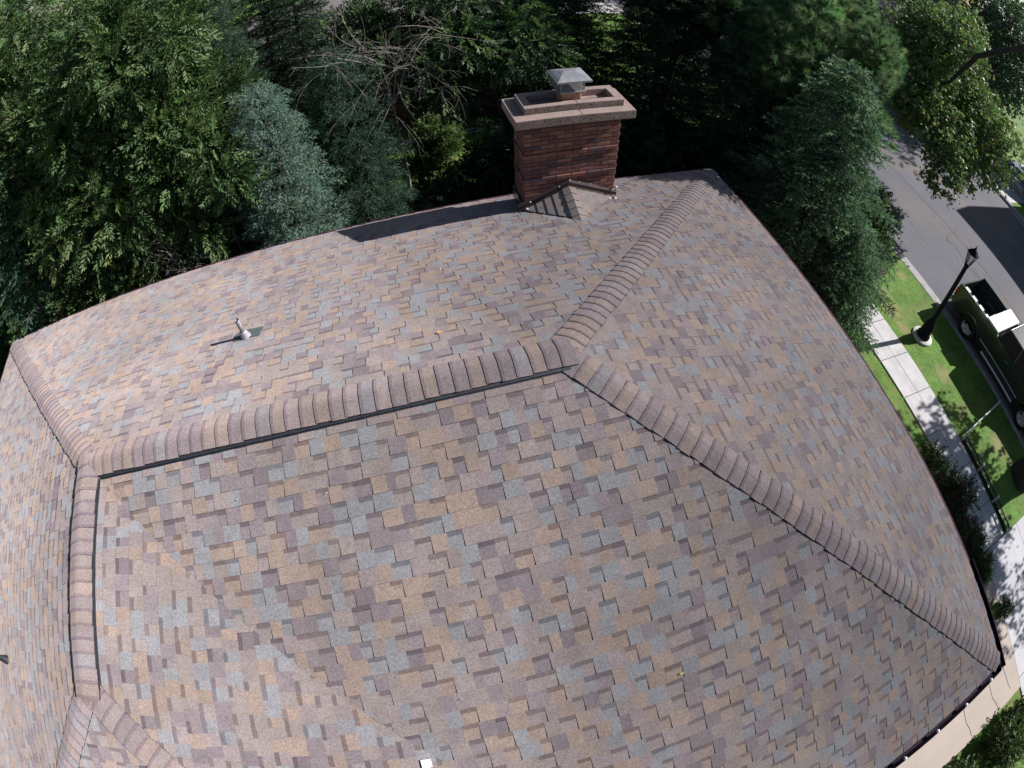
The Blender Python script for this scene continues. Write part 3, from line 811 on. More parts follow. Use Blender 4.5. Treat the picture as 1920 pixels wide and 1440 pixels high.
def T_spray(L, nside, nneed, nl, nw, seed=0, flat=.35, ang=42, side_len=.5):
    """branchlet with side twigs, each clothed in short needles (spruce, fir, juniper)"""
    r = np.random.default_rng(seed); V = []; F = []; C = []
    def twig(p0, d, ln, n):
        d = d/np.linalg.norm(d)
        for k in range(n):
            s = (k+r.uniform())/n; p = p0+d*ln*s
            q = r.normal(size=3); q -= d*q.dot(d); q /= np.linalg.norm(q)
            nd = d*r.uniform(.5, 1.0)+q*.75; nd /= np.linalg.norm(nd); sd = np.cross(nd, d); sd /= np.linalg.norm(sd)+1e-9
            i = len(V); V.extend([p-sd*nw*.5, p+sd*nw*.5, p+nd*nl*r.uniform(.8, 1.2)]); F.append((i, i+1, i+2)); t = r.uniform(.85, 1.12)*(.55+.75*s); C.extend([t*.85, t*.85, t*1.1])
    twig(np.zeros(3), np.array([1, 0, 0.]), L, nneed*2)
    for k in range(nside):
        s = (k+.6)/(nside+.6); side = 1 if k % 2 else -1; a = math.radians(ang+r.uniform(-8, 8))
        d = np.array([math.cos(a), side*math.sin(a), r.normal()*flat]); twig(np.array([L*s*.9, 0, 0]), d, L*side_len*(1.15-s*.8), nneed)
    return np.array(V), np.array(F), np.array(C)
def T_maple(n, leaf, seed=0):
    r = np.random.default_rng(seed); V = []; F = []; C = []
    out = [(0, 0), (.25, .32), (.1, .52), (.45, .40), (.62, .55), (.66, .25), (1, 0), (.66, -.25), (.62, -.55), (.45, -.40), (.1, -.52), (.25, -.32)]
    for k in range(n):
        p = r.normal(size=3)*leaf*.75; p[0] += leaf*.5
        d = r.normal(size=3)*.6+np.array([.6, 0, -.5]); d /= np.linalg.norm(d); nn = r.normal(size=3)*.5+np.array([0, 0, 1.]); s = np.cross(nn, d); s /= np.linalg.norm(s); nn = np.cross(d, s)
        sc_ = leaf*r.uniform(.7, 1.15); i = len(V); t = r.uniform(.75, 1.25)
        cen = p+d*sc_*.4; V.append(cen-nn*sc_*.06); C.append(t)
        for (a, b) in out: V.append(p+d*a*sc_+s*b*sc_+nn*abs(b)*.12*sc_); C.append(t)
        m_ = len(out)
        for j in range(m_): F.append((i, i+1+j, i+1+(j+1) % m_))
    return np.array(V), np.array(F), np.array(C)

TW = [T_leaves(.42, 11, .13, .045, .2, s) for s in range(4)]        # long narrow leaflets
TB = [T_leaves(.20, 6, .075, .042, .15, 10+s) for s in range(4)]    # shrub leaves
TS = [T_leaves(.16, 7, .045, .026, .05, 20+s) for s in range(3)]    # small clipped shrub
TP = [T_tuft(90, .24, .011, .62, .10, s) for s in range(4)]         # long needled pine
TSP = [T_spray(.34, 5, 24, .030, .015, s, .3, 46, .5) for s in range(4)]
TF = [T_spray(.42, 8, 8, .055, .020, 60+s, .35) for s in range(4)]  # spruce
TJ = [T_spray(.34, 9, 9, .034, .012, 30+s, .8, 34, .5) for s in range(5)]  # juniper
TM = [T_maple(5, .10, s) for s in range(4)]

def lumps(center, radii, n, seed, inner=.45):
    r = np.random.default_rng(seed); out = []
    while len(out) < n:
        p = r.normal(size=3); p /= np.linalg.norm(p); p *= r.uniform(inner, 1)
        out.append(np.array(center)+p*np.array(radii))
    return np.array(out)
def crown_pts(lc, lr, n, seed, outward=1.0, up=.2, droop=0.0):
    """points near the surface of irregular lumps + direction"""
    r = np.random.default_rng(seed); k = r.integers(0, len(lc), n)
    d = r.normal(size=(n, 3)); d /= np.linalg.norm(d, axis=1, keepdims=True)
    rad = lr[k]*r.uniform(.35, 1.0, n)**.5*(1+.25*np.sin(d[:, 0]*5+k)*np.cos(d[:, 1]*4))
    p = lc[k]+d*rad[:, None]
    dirs = d*outward+r.normal(size=(n, 3))*.35+np.array([0, 0, up-droop])
    return p, dirs, k
def limbs(parent, base, top, lc, trunk_r, m='bark', seed=0, name='trunk', bend=.3, limb_r=.35, start=.35, seg=5, direct=1.0):
    rr = random.Random(seed); mb = MB(); base = Vector(base); top = Vector(top); pts = []; rad = []
    for i in range(7):
        t = i/6; p = base.lerp(top, t)+Vector((rr.uniform(-1, 1), rr.uniform(-1, 1), 0))*bend*t*(1-t)*1.2
        pts.append(p); rad.append(trunk_r*(1-.8*t)+(.35*trunk_r if i == 0 else 0))
    mb.tube(pts, rad, 12)
    for c in lc:
        c = Vector(c); h = (c.z-base.z)/(top.z-base.z+1e-6); t = max(start, min(.95, h-.12+rr.uniform(-.08, .04)))
        i = min(5, int(t*6)); s = pts[i].lerp(pts[i+1], t*6-i)
        r0 = trunk_r*(1-.8*t)*limb_r*1.4
        mid = s.lerp(c, .5)+Vector((rr.uniform(-.15, .15), rr.uniform(-.15, .15), rr.uniform(-.05, .25)))*direct
        q = [s, s.lerp(mid, .5), mid, mid.lerp(c, .5)+Vector((0, 0, .04)), c]
        mb.tube(q, [r0, r0*.8, r0*.6, r0*.4, r0*.18], 6, cap=False)
        for b in range(3):
            e_ = c+Vector((rr.uniform(-.4, .4), rr.uniform(-.4, .4), rr.uniform(-.2, .35)))
            mb.tube([q[3], q[3].lerp(e_, .6)+Vector((0, 0, .05)), e_], [r0*.3, r0*.2, r0*.08], 4, cap=False)
    return mb.build(name, m, parent)
def rel(lc, o): return lc-np.array(o)

def broad_tree(name, loc, center, radii, nl, lr, n, tm, colors, label, cat='tree', scale=(.8, 1.2), seed=0, trunk_r=.14, m='leaf', bark='bark', droop=.35, group=None, extra=None, up=.1, inner=.45):
    """loc = trunk foot (world); center/radii world crown"""
    t = empty(name, loc); tag(t, label, cat, group)
    lc = lumps(center, radii, nl, seed, inner)
    if extra is not None: lc = np.concatenate([lc, np.array(extra)])
    lrr = lr*np.random.default_rng(seed+1).uniform(.65, 1.25, len(lc))
    p, d, k = crown_pts(lc, lrr, n, seed+2, 1.0, up, droop)
    r = np.random.default_rng(seed+3)
    cols = np.array(colors)[r.integers(0, len(colors), n)]*r.uniform(.8, 1.2, (len(lc), 1))[k]
    scatter('crown', tm, p-np.array(loc), d, r.uniform(*scale, n), cols, M[m], t)
    limbs(t, (0, 0, 0), tuple(np.array([center[0], center[1], center[2]+radii[2]*.6])-np.array(loc)), rel(lc, loc), trunk_r, bark, seed)
    return t
def conifer(name, loc, height, rbase, label, colors, tm, seed=0, whorls=26, per=9, spray_scale=(.8, 1.25), z0=.3, trunk_r=.13, droop=.28, dens=7, group=None, taper=.85, lean=(0, 0), side=.85, cat='tree'):
    t = empty(name, loc); tag(t, label, cat, group)
    rr = np.random.default_rng(seed); pos = []; dirs = []; sc_ = []; mb = MB()
    tr = [(lean[0]*s*height, lean[1]*s*height, s*height) for s in np.linspace(0, 1, 6)]
    mb.tube(tr, [trunk_r*(1-s*.92) for s in np.linspace(0, 1, 6)], 10)
    for w in range(whorls):
        h = z0+(height-z0)*(w/(whorls-1))**.92
        R_ = rbase*(1-((h-z0)/(height-z0)))**taper+.10
        for b in range(per):
            az = 2*math.pi*(b+rr.uniform(-.35, .35))/per+w*.7; Lb = R_*rr.uniform(.62, 1.15); hh = h+rr.uniform(-.12, .12)
            start = np.array([lean[0]*hh, lean[1]*hh, hh]); d = np.array([math.cos(az), math.sin(az), 0.])
            def bp(s): return start+d*Lb*s+np.array([0, 0, .12*Lb*s-droop*Lb*s*s*(1.15-.2*s)])
            mb.tube([bp(s) for s in (0, .35, .7, .95)], [.022*Lb/1.5+.004, .014, .008, .003], 4, cap=False)
            ns = max(3, int(dens*Lb))
            sd = np.cross(d, [0, 0, 1.])
            for k in range(ns):
                s = .22+.78*(k+rr.uniform())/ns; sg = 1 if k % 2 else -1; wv = (1-s)*.55*Lb*rr.uniform(.1, .9)
                dd = d*rr.uniform(.6, 1.1)+sd*sg*side*rr.uniform(.3, 1.0)+np.array([0, 0, rr.uniform(-.25, .2)])
                pos.append(bp(s)+sd*sg*wv*.5); dirs.append(dd); sc_.append(rr.uniform(*spray_scale)*(1.05-.3*s))
            pos.append(bp(.9)); dirs.append(d+np.array([0, 0, -.05])); sc_.append(rr.uniform(*spray_scale))
    pos.append(np.array([lean[0]*height, lean[1]*height, height-.1])); dirs.append(np.array([0, .01, 1.])); sc_.append(1.)
    pos = np.array(pos); n = len(pos)
    cols = np.array(colors)[rr.integers(0, len(colors), n)]*rr.uniform(.8, 1.2, (n, 1))
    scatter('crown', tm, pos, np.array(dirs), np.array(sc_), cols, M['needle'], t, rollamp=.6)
    mb.build('trunk', 'bark_dark', t)
    return t

GREEN = [(.060, .115, .034), (.075, .14, .042), (.045, .09, .032), (.12, .17, .06)]
DEEP = [(.022, .048, .024), (.028, .058, .028), (.036, .066, .03)]
PINE = [(.12, .23, .09), (.15, .27, .11), (.09, .175, .075), (.22, .29, .15)]
BLUE = [(.16, .26, .21), (.19, .30, .24), (.22, .31, .22), (.125, .205, .165)]
SPR = [(.13, .225, .115), (.15, .25, .13), (.17, .265, .16), (.10, .18, .09)]
MAPLE = [(.115, .20, .06), (.14, .225, .065), (.19, .245, .065), (.09, .165, .055), (.13, .21, .10), (.17, .19, .08)]

# rear and left garden
broad_tree('walnut_tree', (-6.6, 8.6, ZG), (-6.3, 7.9, .7), (2.6, 2.0, 3.2), 46, .85, 9000, TW, GREEN, 'tall leafy tree with long drooping leaflets filling the top left corner', seed=11, trunk_r=.17)
broad_tree('walnut_tree', (-11.2, 10.2, ZG), (-10.8, 9.0, 1.2), (2.8, 2.4, 4.4), 40, 1.0, 7000, TW, GREEN, 'leafy green tree at the far left behind the spruce', seed=12, trunk_r=.17, extra=[(-9.3, 8.8, 5.0), (-8.6, 8.2, 4.4), (-10.2, 9.2, 5.6), (-9.8, 8.4, 4.2)])
broad_tree('lilac_bush', (-6.6, 6.3, ZG), (-6.6, 6.3, -3.1), (1.6, .85, 2.0), 24, .55, 4500, TB, GREEN, 'leafy bush close behind the rear eave left of the blue juniper', 'bush', seed=13, trunk_r=.06)
broad_tree('lilac_bush', (-9.2, 6.2, ZG), (-9.0, 6.0, -2.9), (1.4, .75, 2.0), 22, .5, 3600, TB, GREEN+[(.12, .13, .06)], 'leafy bush with dry stems by the left end of the rear eave', 'bush', seed=14, trunk_r=.06)
conifer('spruce_tree', (-9.9, 6.5, ZG), 7.1, 1.9, 'blue green spruce at the left edge of the picture beside the roof corner', [(.09, .17, .12), (.11, .20, .14), (.08, .15, .09)], TSP, seed=15, whorls=20, per=10, dens=9, spray_scale=(1.0, 1.8), side=.7, taper=.7)
conifer('fir_tree', (-4.3, 15.0, ZG), 9.6, 2.8, 'dark fir rising in front of the neighbour roof at the top', DEEP, TF, seed=56, whorls=26, per=10, dens=6, z0=.6, group='dark firs of the rear garden', spray_scale=(.9, 1.5))
conifer('spruce_tree', (-9.3, 7.6, ZG), 5.6, 1.9, 'small spruce between the left bush and the leafy tree', SPR, TF, seed=16, whorls=24, per=10, dens=8)

def juniper(loc, center, radii, colors, label, seed, n, lr=.30, nl=46):
    return broad_tree('juniper_tree', loc, center, radii, nl, lr, n, TJ, colors, label, seed=seed, m='needle', bark='bark_dark', droop=-.15, up=.6, trunk_r=.09, scale=(.6, 1.35), inner=.25)
conifer('juniper_tree', (-3.25, 6.45, ZG), 6.0, 1.1, 'pale blue green juniper standing behind the rear eave', BLUE, TJ, seed=21, whorls=26, per=9, dens=11, taper=.55, z0=.8, droop=-.30, side=1.1, spray_scale=(.8, 1.5))
conifer('juniper_tree', (-1.9, 7.7, ZG), 5.9, 1.25, 'dark juniper in the shade right of the pale blue one', [(.05, .10, .065), (.065, .12, .08)], TJ, seed=22, whorls=26, per=9, dens=11, taper=.55, z0=.6, droop=-.25, side=1.1, spray_scale=(.8, 1.5))
conifer('juniper_tree', (-4.5, 8.6, ZG), 8.2, 1.6, 'tall dark juniper behind the pale blue one', [(.045, .09, .055), (.06, .11, .07)], TJ, seed=23, whorls=30, per=10, dens=10, taper=.6, z0=.6, droop=-.25, side=1.1, spray_scale=(.9, 1.7))
broad_tree('walnut_tree', (-4.6, 7.0, ZG), (-4.75, 6.5, -.5), (1.1, .8, 1.6), 18, .42, 1500, TW, GREEN, 'slender leafy tree squeezed between the big left tree and the pale blue juniper', seed=24, trunk_r=.07, scale=(.7, 1.1))

broad_tree('laurel_bush', (.1, 12.6, ZG), (.1, 12.5, -4.6), (.9, .5, .7), 12, .35, 1300, TB, [(.13, .19, .05), (.10, .165, .045)], 'sunlit yellow green bush at the far side of the small rear lawn', 'bush', seed=25, trunk_r=.04)
broad_tree('walnut_tree', (-6.9, 6.9, ZG), (-7.4, 6.4, -.9), (1.7, .7, 1.3), 16, .45, 1900, TW, [(.11, .17, .05), (.085, .15, .045), (.15, .19, .06)], 'sunlit leafy sapling hanging over the bushes behind the rear eave', seed=26, trunk_r=.07, scale=(.6, 1.0))
# bare, dead shrub-tree with arching twigs
def bare_tree(loc, pts, label, seed, n=60, r=1.0, tr=.05, m='twig'):
    t = empty('bare_tree', loc); tag(t, label, 'tree'); rr = random.Random(seed); mb = MB(); lb = Vector(loc)
    hubs = [Vector(p)-lb for p in pts]
    tk = MB()
    tk.tube([(0, 0, 0), hubs[0]*.5+Vector((.1, 0, 0)), hubs[0]*.9], [tr, tr*.7, tr*.4], 8); tk.build('trunk', m, t)
    for i, h in enumerate(hubs):
        mb.tube([hubs[0]*.85, hubs[0].lerp(h, .5)+Vector((0, 0, .1)), h], [tr*.4, tr*.3, tr*.2], 6, cap=False)
    for k in range(n):
        s = rr.choice(hubs)+Vector((rr.uniform(-.2, .2), rr.uniform(-.2, .2), rr.uniform(-.2, .2)))
        d = Vector((rr.uniform(-1, 1), rr.uniform(-1, .4), rr.uniform(-.4, .9))).normalized(); p = [s]; cur = Vector((rr.uniform(-1, 1), rr.uniform(-1, 1), rr.uniform(-1.4, .3)))*.20
        L_ = rr.uniform(.35, 1.1)*r; m_ = 8
        for j in range(m_): d = (d+cur*.6).normalized(); p.append(p[-1]+d*L_/m_)
        w = rr.uniform(.003, .006)
        mb.tube(p, [w*(1-.75*j/m_) for j in range(m_+1)], 4, cap=False)
        for b in range(rr.randint(1, 3)):
            j = rr.randint(2, 7); q = [p[j]]; dd = (d+Vector((rr.uniform(-1, 1), rr.uniform(-1, 1), rr.uniform(-.6, .8)))).normalized()
            for _ in range(4): dd = (dd+cur*.5).normalized(); q.append(q[-1]+dd*L_*.09)
            mb.tube(q, [w*.6, w*.5, w*.4, w*.3, w*.15], 3, cap=False)
    mb.build('twigs', m, t); return t
bare_tree((-.9, 8.3, ZG), [(-.9, 7.9, -.3), (-1.3, 7.6, .35), (-.5, 7.7, .1), (-1.0, 7.8, -1.0), (-.2, 7.9, -.6), (-1.8, 7.4, .5), (.1, 7.6, .5), (-1.6, 7.5, -.7)], 'bare tree with pale curling twigs left of the chimney', 31, n=130, r=1.25)
bare_tree((-5.6, 5.8, ZG), [(-5.6, 5.7, -2.0), (-5.9, 5.6, -1.5), (-5.2, 5.7, -2.1)], 'clump of dry twigs poking up behind the rear eave', 32, n=50, r=.7)
bare_tree((-9.0, 5.6, ZG), [(-8.8, 5.6, -2.2), (-9.2, 5.6, -1.8)], 'small dry shrub tangled in the left bush', 33, n=36, r=.7)

# behind the chimney
broad_tree('leafy_tree', (2.6, 9.4, ZG), (.7, 9.0, .25), (2.3, 1.2, 1.5), 30, .55, 4200, TW, DEEP+GREEN, 'thin leafy tree with drooping sprays just left behind the chimney', seed=41, trunk_r=.09, scale=(.6, 1.0))
firs = [((3.1, 9.8), 8.2, 2.6, 'dark fir directly behind the chimney', 42, .5), ((5.7, 9.0), 8.8, 2.6, 'dark fir between the chimney and the long needled pine', 43, .5),
        ((5.0, 15.0), 9.0, 2.6, 'tall dark fir in the second row behind the chimney', 44, .8), ((-3.0, 12.6), 8.2, 2.3, 'shaded fir in front of the left part of the neighbour roof', 48, .4),
        ((-6.0, 13.4), 9.0, 2.8, 'dark fir behind the leafy tree with drooping leaflets', 49, .4), ((-9.6, 13.6), 9.5, 2.8, 'dark fir at the back of the left garden', 50, .4),
        ((9.4, 14.2), 8.8, 2.8, 'dark fir behind the big sunlit pine', 53, .4), ((12.4, 10.8), 7.0, 2.4, 'fir beside the street behind the big pine', 54, .4),
        ((-13.6, 8.2), 8.6, 2.6, 'dark fir at the far left edge behind the blue green spruce', 55, .4)]
for (xy, hh_, rb_, lab_, sd_, z0_) in firs:
    conifer('fir_tree', (xy[0], xy[1], ZG), hh_, rb_, lab_, DEEP, TF, seed=sd_, whorls=26, per=10, dens=6, z0=z0_, group='dark firs of the rear garden', spray_scale=(.9, 1.5))
broad_tree('yew_bush', (1.6, 8.6, ZG), (1.6, 8.4, -4.1), (2.4, 1.0, 1.1), 18, .55, 3600, TB, DEEP, 'low dark bush behind the chimney foot', 'bush', seed=45, trunk_r=.05, scale=(1, 1.6))
broad_tree('yew_bush', (5.2, 7.4, ZG), (5.0, 7.2, -3.6), (2.2, 1.2, 1.5), 20, .6, 4000, TB, DEEP, 'dark bush behind the rear right corner of the roof', 'bush', seed=47, trunk_r=.05, scale=(1, 1.8))

def pine(loc, center, radii, n, nl, label, seed, colors=PINE, lr=.62):
    t = empty('pine_tree', loc); tag(t, label, 'tree')
    lc = lumps(center, radii, nl, seed, .55); lr_ = lr*np.random.default_rng(seed).uniform(.7, 1.25, nl)
    p, d, k = crown_pts(lc, lr_, n, seed+1, .8, .55, 0); r = np.random.default_rng(seed+2)
    cols = np.array(colors)[r.integers(0, len(colors), n)]*r.uniform(.75, 1.25, (nl, 1))[k]
    scatter('crown', TP, p-np.array(loc), d, r.uniform(.85, 1.25, n), cols, M['needle'], t)
    limbs(t, (0, 0, 0), tuple(np.array(center)-np.array(loc)+np.array([0, 0, radii[2]*.8])), rel(lc, loc), .2, 'bark', seed, start=.35)
    return t
pine((9.4, 7.6, ZG), (9.4, 7.3, .1), (2.9, 1.9, 2.7), 5200, 60, 'big pine with long sunlit needles right of the chimney', 51)
pine((7.0, 11.4, ZG), (7.0, 9.6, 1.2), (2.4, 1.1, 2.0), 2600, 30, 'second pine in the shade behind the dark firs', 52, DEEP)
conifer('blue_spruce', (7.6, 4.5, ZG), 6.4, 3.1, 'dense spruce crowding the right eave of the roof', SPR+[(.06, .12, .08)], TSP, seed=61, whorls=17, per=12, dens=10, taper=.75, z0=.5, spray_scale=(1.0, 1.9), droop=.38, side=.7)
conifer('blue_spruce', (7.0, 6.9, ZG), 6.6, 2.2, 'dark spruce behind the corner of the roof under the big pine', [(.05, .10, .055), (.065, .12, .065)], TSP, seed=64, whorls=18, per=11, dens=9, taper=.75, z0=.5, spray_scale=(1.0, 1.9), droop=.38, side=.7)
conifer('blue_spruce', (7.7, 3.1, ZG), 3.4, 1.45, 'low spruce beside the sidewalk at the right eave', SPR, TSP, seed=62, whorls=10, per=10, dens=13, taper=.65, spray_scale=(1.0, 1.9), droop=.35, side=.7)
broad_tree('laurel_bush', (12.2, 5.7, ZG), (12.1, 5.7, -4.5), (.9, .9, .9), 12, .4, 1800, TB, [(.05, .095, .03), (.065, .115, .035)], 'leafy bush by the kerb at the end of the lawn strip', 'bush', seed=63, trunk_r=.05)

# street trees
broad_tree('maple_tree', (19.5, 13.2, ZG), (17.5, 8.7, .33), (3.5, 2.0, 3.0), 60, .8, 9500, TM, MAPLE, 'maple with yellow green leaves hanging over the street', seed=71, trunk_r=.16, m='leaf', bark='bark_dark', scale=(1.0, 1.6),
    extra=[(15.2, 7.2, -1.4), (15.0, 7.6, -.8), (15.6, 8.2, -1.7), (14.6, 7.4, -.2), (15.9, 8.9, -1.2), (15.2, 6.4, -1.4), (15.2, 6.1, -1.8), (15.3, 5.9, -2.3), (15.3, 5.6, -2.8), (17.4, 6.0, -1.6), (18.2, 6.2, -1.2), (19.0, 6.4, -1.0), (19.4, 6.6, -1.6), (20.2, 6.6, -1.4), (20.0, 7.2, -.6), (20.9, 6.9, -1.6), (16.4, 6.0, -1.9), (17.0, 5.5, -2.2), (17.8, 5.6, -1.6), (18.3, 5.2, -1.9), (16.0, 6.5, -1.2), (17.4, 6.3, -.6), (18.6, 5.6, -.4), (19.2, 5.3, -1.2)])
st = empty('street_tree', (12.6, -3.1, ZG)); tag(st, 'large street tree on the lawn strip whose grey trunk shows at the right edge', 'tree')
lc = lumps((16.6, -3.5, .2), (2.8, 4.2, 2.2), 42, 81, .4)
p, d, k = crown_pts(lc, np.full(len(lc), .6), 2600, 82, 1, .1, .3); r = np.random.default_rng(83)
scatter('crown', TM, p-np.array((12.6, -3.1, ZG)), d, r.uniform(1, 1.5, 2600), np.array(MAPLE)[r.integers(0, 5, 2600)], M['leaf'], st)
tm_ = MB()
tm_.tube([(0, 0, 0), (.1, -.05, .8), (.5, -.2, 2.5), (1.6, -.5, 4.6)], [.48, .36, .31, .26], 14)
tm_.tube([(1.2, -.4, 3.8), (1.5, 2.2, 7.6), (.7, 6.54, 9.15), (1.7, 8.5, 7.7), (2.9, 9.97, 5.9), (3.6, 11.0, 5.2)], [.15, .13, .11, .09, .06, .02], 10)
tm_.tube([(1.0, 7.0, 8.8), (1.3, 7.6, 7.6), (1.8, 7.9, 6.6)], [.04, .03, .01], 6)
tm_.build('trunk', 'bark_dark', st)
lb_ = MB(); rr_ = random.Random(9)
for c in lc:
    c = Vector(c)-Vector((12.6, -3.1, ZG)); s = Vector((1.5, -.5, 4.4)); lb_.tube([s, s.lerp(c, .5)+Vector((0, 0, .3)), c], [.09, .06, .02], 6, cap=False)
lb_.build('limb', 'bark', st)
bt = empty('far_maple', (35, 13.5, ZG)); bt.name = 'far_tree'; bpy.data.objects.remove(bt)
broad_tree('far_tree', (33, 14.5, ZG), (33, 14.5, 1.5), (4.2, 4.2, 4.5), 30, 1.5, 2600, TB, [(.035, .075, .035), (.045, .09, .04)], 'dark green tree across the street in the top right corner', seed=91, trunk_r=.3, scale=(2.5, 4))
for i, (x, y, lab) in enumerate(((-22, 20, 'tall dark tree far behind the left garden'), (24, 34, 'distant tree beyond the street at the top'), (8, 36, 'distant round tree behind the neighbour house'), (46, 30, 'distant tree beyond the houses across the street'))):
    broad_tree('far_tree', (x, y, ZG), (x, y, .8), (4.5, 3.5, 4.5), 22, 1.7, 1500, TB, [(.035, .07, .03), (.05, .09, .035)], lab, seed=95+i, trunk_r=.3, scale=(3, 5), group='distant trees')

# shrubs by the entrance
broad_tree('rose_bush', (8.75, -2.6, ZG), (8.75, -2.7, -4.9), (.55, .9, .45), 12, .3, 1300, TS, DEEP, 'dark flowering hedge bush between the right eave and the sidewalk', 'bush', seed=101, trunk_r=.03, scale=(.9, 1.4))
broad_tree('rose_bush', (8.7, -1.6, ZG), (8.7, -1.5, -5.0), (.4, .5, .35), 8, .25, 700, TS, GREEN, 'lighter green bush above the dark hedge beside the sidewalk', 'bush', seed=102, trunk_r=.03, scale=(.9, 1.4))
fb = np.array([[8.75+RNG.uniform(-.45, .45), -2.4+RNG.uniform(-.7, .6), -4.55+RNG.uniform(-.1, .1)] for _ in range(26)])
for q in fb:
    o = scatter('flower', [T_leaves(.01, 5, .035, .03, 0, 5)], q[None]-np.array([8.75, -2.6, ZG]), RNG.normal(size=(1, 3)), np.ones(1), np.array([[.5, .04, .05]]), M['flower'])
    o.parent = bpy.data.objects['rose_bush']
def ball_bush(x, y, r, z, label, seed, name='boxwood_ball'):
    broad_tree(name, (x, y, ZG), (x, y, z), (r*.55, r*.55, r*.55), 14, r*.55, 900, TS, [(.03, .07, .02), (.04, .085, .025)], label, 'bush', seed=seed, trunk_r=.03, scale=(.5, .8), inner=.8)
ball_bush(9.1, -3.6, .30, -5.15, 'small clipped round bush on the edge of the sidewalk', 111)
broad_tree('daylily_plant', (8.75, -4.2, ZG), (8.75, -4.2, -5.25), (.35, .35, .2), 8, .22, 500, [T_tuft(10, .35, .022, .6, .05, 3)], [(.07, .14, .04), (.09, .16, .05)], 'strap leaved plant below the clipped round bush', 'plant', seed=112, trunk_r=.02, scale=(.6, 1), up=.8, droop=0)
# potted topiary on the tan slab
pt = empty('potted_topiary', (8.95, -5.5, ZG+.03)); tag(pt, 'clipped dark ball bush in a cream pot on the tan slab', 'plant')
mb = MB(); mb.lathe([(0, 0), (.14, 0), (.17, .05), (.21, .27), (.235, .27), (.235, .32), (.20, .32), (.19, .27)], 20); mb.build('pot', 'pot', pt)
lc = lumps((0, 0, .58), (.14, .14, .14), 14, 120, .8); p, d, k = crown_pts(lc, np.full(14, .15), 900, 121, 1, .1)
scatter('crown', TS, p, d, np.full(900, .55), np.array([(.03, .07, .02), (.045, .09, .025)])[RNG.integers(0, 2, 900)], M['leaf'], pt)
pt2 = empty('potted_fern', (8.45, -5.25, ZG+.03)); tag(pt2, 'bright leafy plant in a white urn beside the potted topiary', 'plant')
mb = MB(); mb.lathe([(0, 0), (.10, 0), (.06, .06), (.15, .20), (.19, .30), (.21, .31), (.21, .34), (.17, .34), (.15, .30)], 20); mb.build('pot', 'whitebox', pt2)
p = RNG.normal(size=(120, 3))*.06+np.array([0, .04, .38]); d = RNG.normal(size=(120, 3))+np.array([0, 0, .9])
scatter('leaves', [T_leaves(.16, 7, .06, .025, .3, 6)], p, d, RNG.uniform(.7, 1.3, 120), np.tile([.10, .19, .05], (120, 1)), M['leaf'], pt2)
# planting below the tan slab
for i, (x, y, zc, rr2, lab, cl) in enumerate(((6.3, -9.0, -4.9, .85, 'bright leafy shrub at the bottom right corner, nearest the gutter', GREEN), (7.8, -8.9, -4.95, .8, 'green shrub along the lower edge of the tan slab', GREEN+[(.13, .16, .05)]), (9.2, -9.1, -4.9, .85, 'green shrub at the far end of the tan slab beside the driveway', GREEN))):
    broad_tree('garden_shrub', (x, y, ZG), (x, y, zc), (rr2, rr2*.75, .45), 14, .36, 1500, TB, cl, lab, 'shrub', seed=130+i, trunk_r=.03, scale=(.8, 1.2), group='shrubs below the tan slab')

# ------------------------------------------------------------------ street lamp
lp = empty('street_lamp', (11.72, 1.98, ZG)); tag(lp, 'black iron lamp post with glass lantern on the lawn strip', 'street lamp')
mb = MB(); mb.lathe([(0, 0), (.36, 0), (.36, .05), (.33, .07), (0, .07)], 28); mb.build('footing', 'lampbase', lp)
mb = MB(); mb.lathe([(.23, .07), (.23, .14), (.19, .2), (.17, .5), (.12, .66), (.09, .72), (.075, .8), (.062, 2.78), (.08, 2.80), (.08, 2.86), (.05, 2.90)], 16); mb.build('post', 'black_iron', lp)
ln = MB()
zb0, zb1 = 2.90, 3.26
def hexr(r, z): return [(r*math.cos(math.pi/3*k), r*math.sin(math.pi/3*k), z) for k in range(6)]
a, b = hexr(.085, zb0), hexr(.17, zb1)
for k in range(6):
    ln.tube([a[k], b[k]], .012, 5); ln.tube([b[k], b[(k+1) % 6]], .014, 5); ln.tube([a[k], a[(k+1) % 6]], .014, 5)
c = hexr(.19, zb1+.01); dd = hexr(.06, zb1+.14)
for k in range(6):
    j = (k+1) % 6; ln.face([c[k], c[j], dd[j], dd[k]]); ln.tube([c[k], (c[k][0]*1.25, c[k][1]*1.25, c[k][2]+.03)], .008, 4)
ln.face(dd); ln.face(c[::-1]); ln.lathe([(.03, zb1+.14), (.035, zb1+.18), (.012, zb1+.21), (.012, zb1+.27), (0, zb1+.28)], 10)
lant = ln.build('lantern', 'black_iron', lp)
gm = MB(); a, b = hexr(.078, zb0+.01), hexr(.16, zb1-.005)
for k in range(6): gm.face([a[k], a[(k+1) % 6], b[(k+1) % 6], b[k]])
o = gm.build('lantern_glass', 'lampglass', lant)

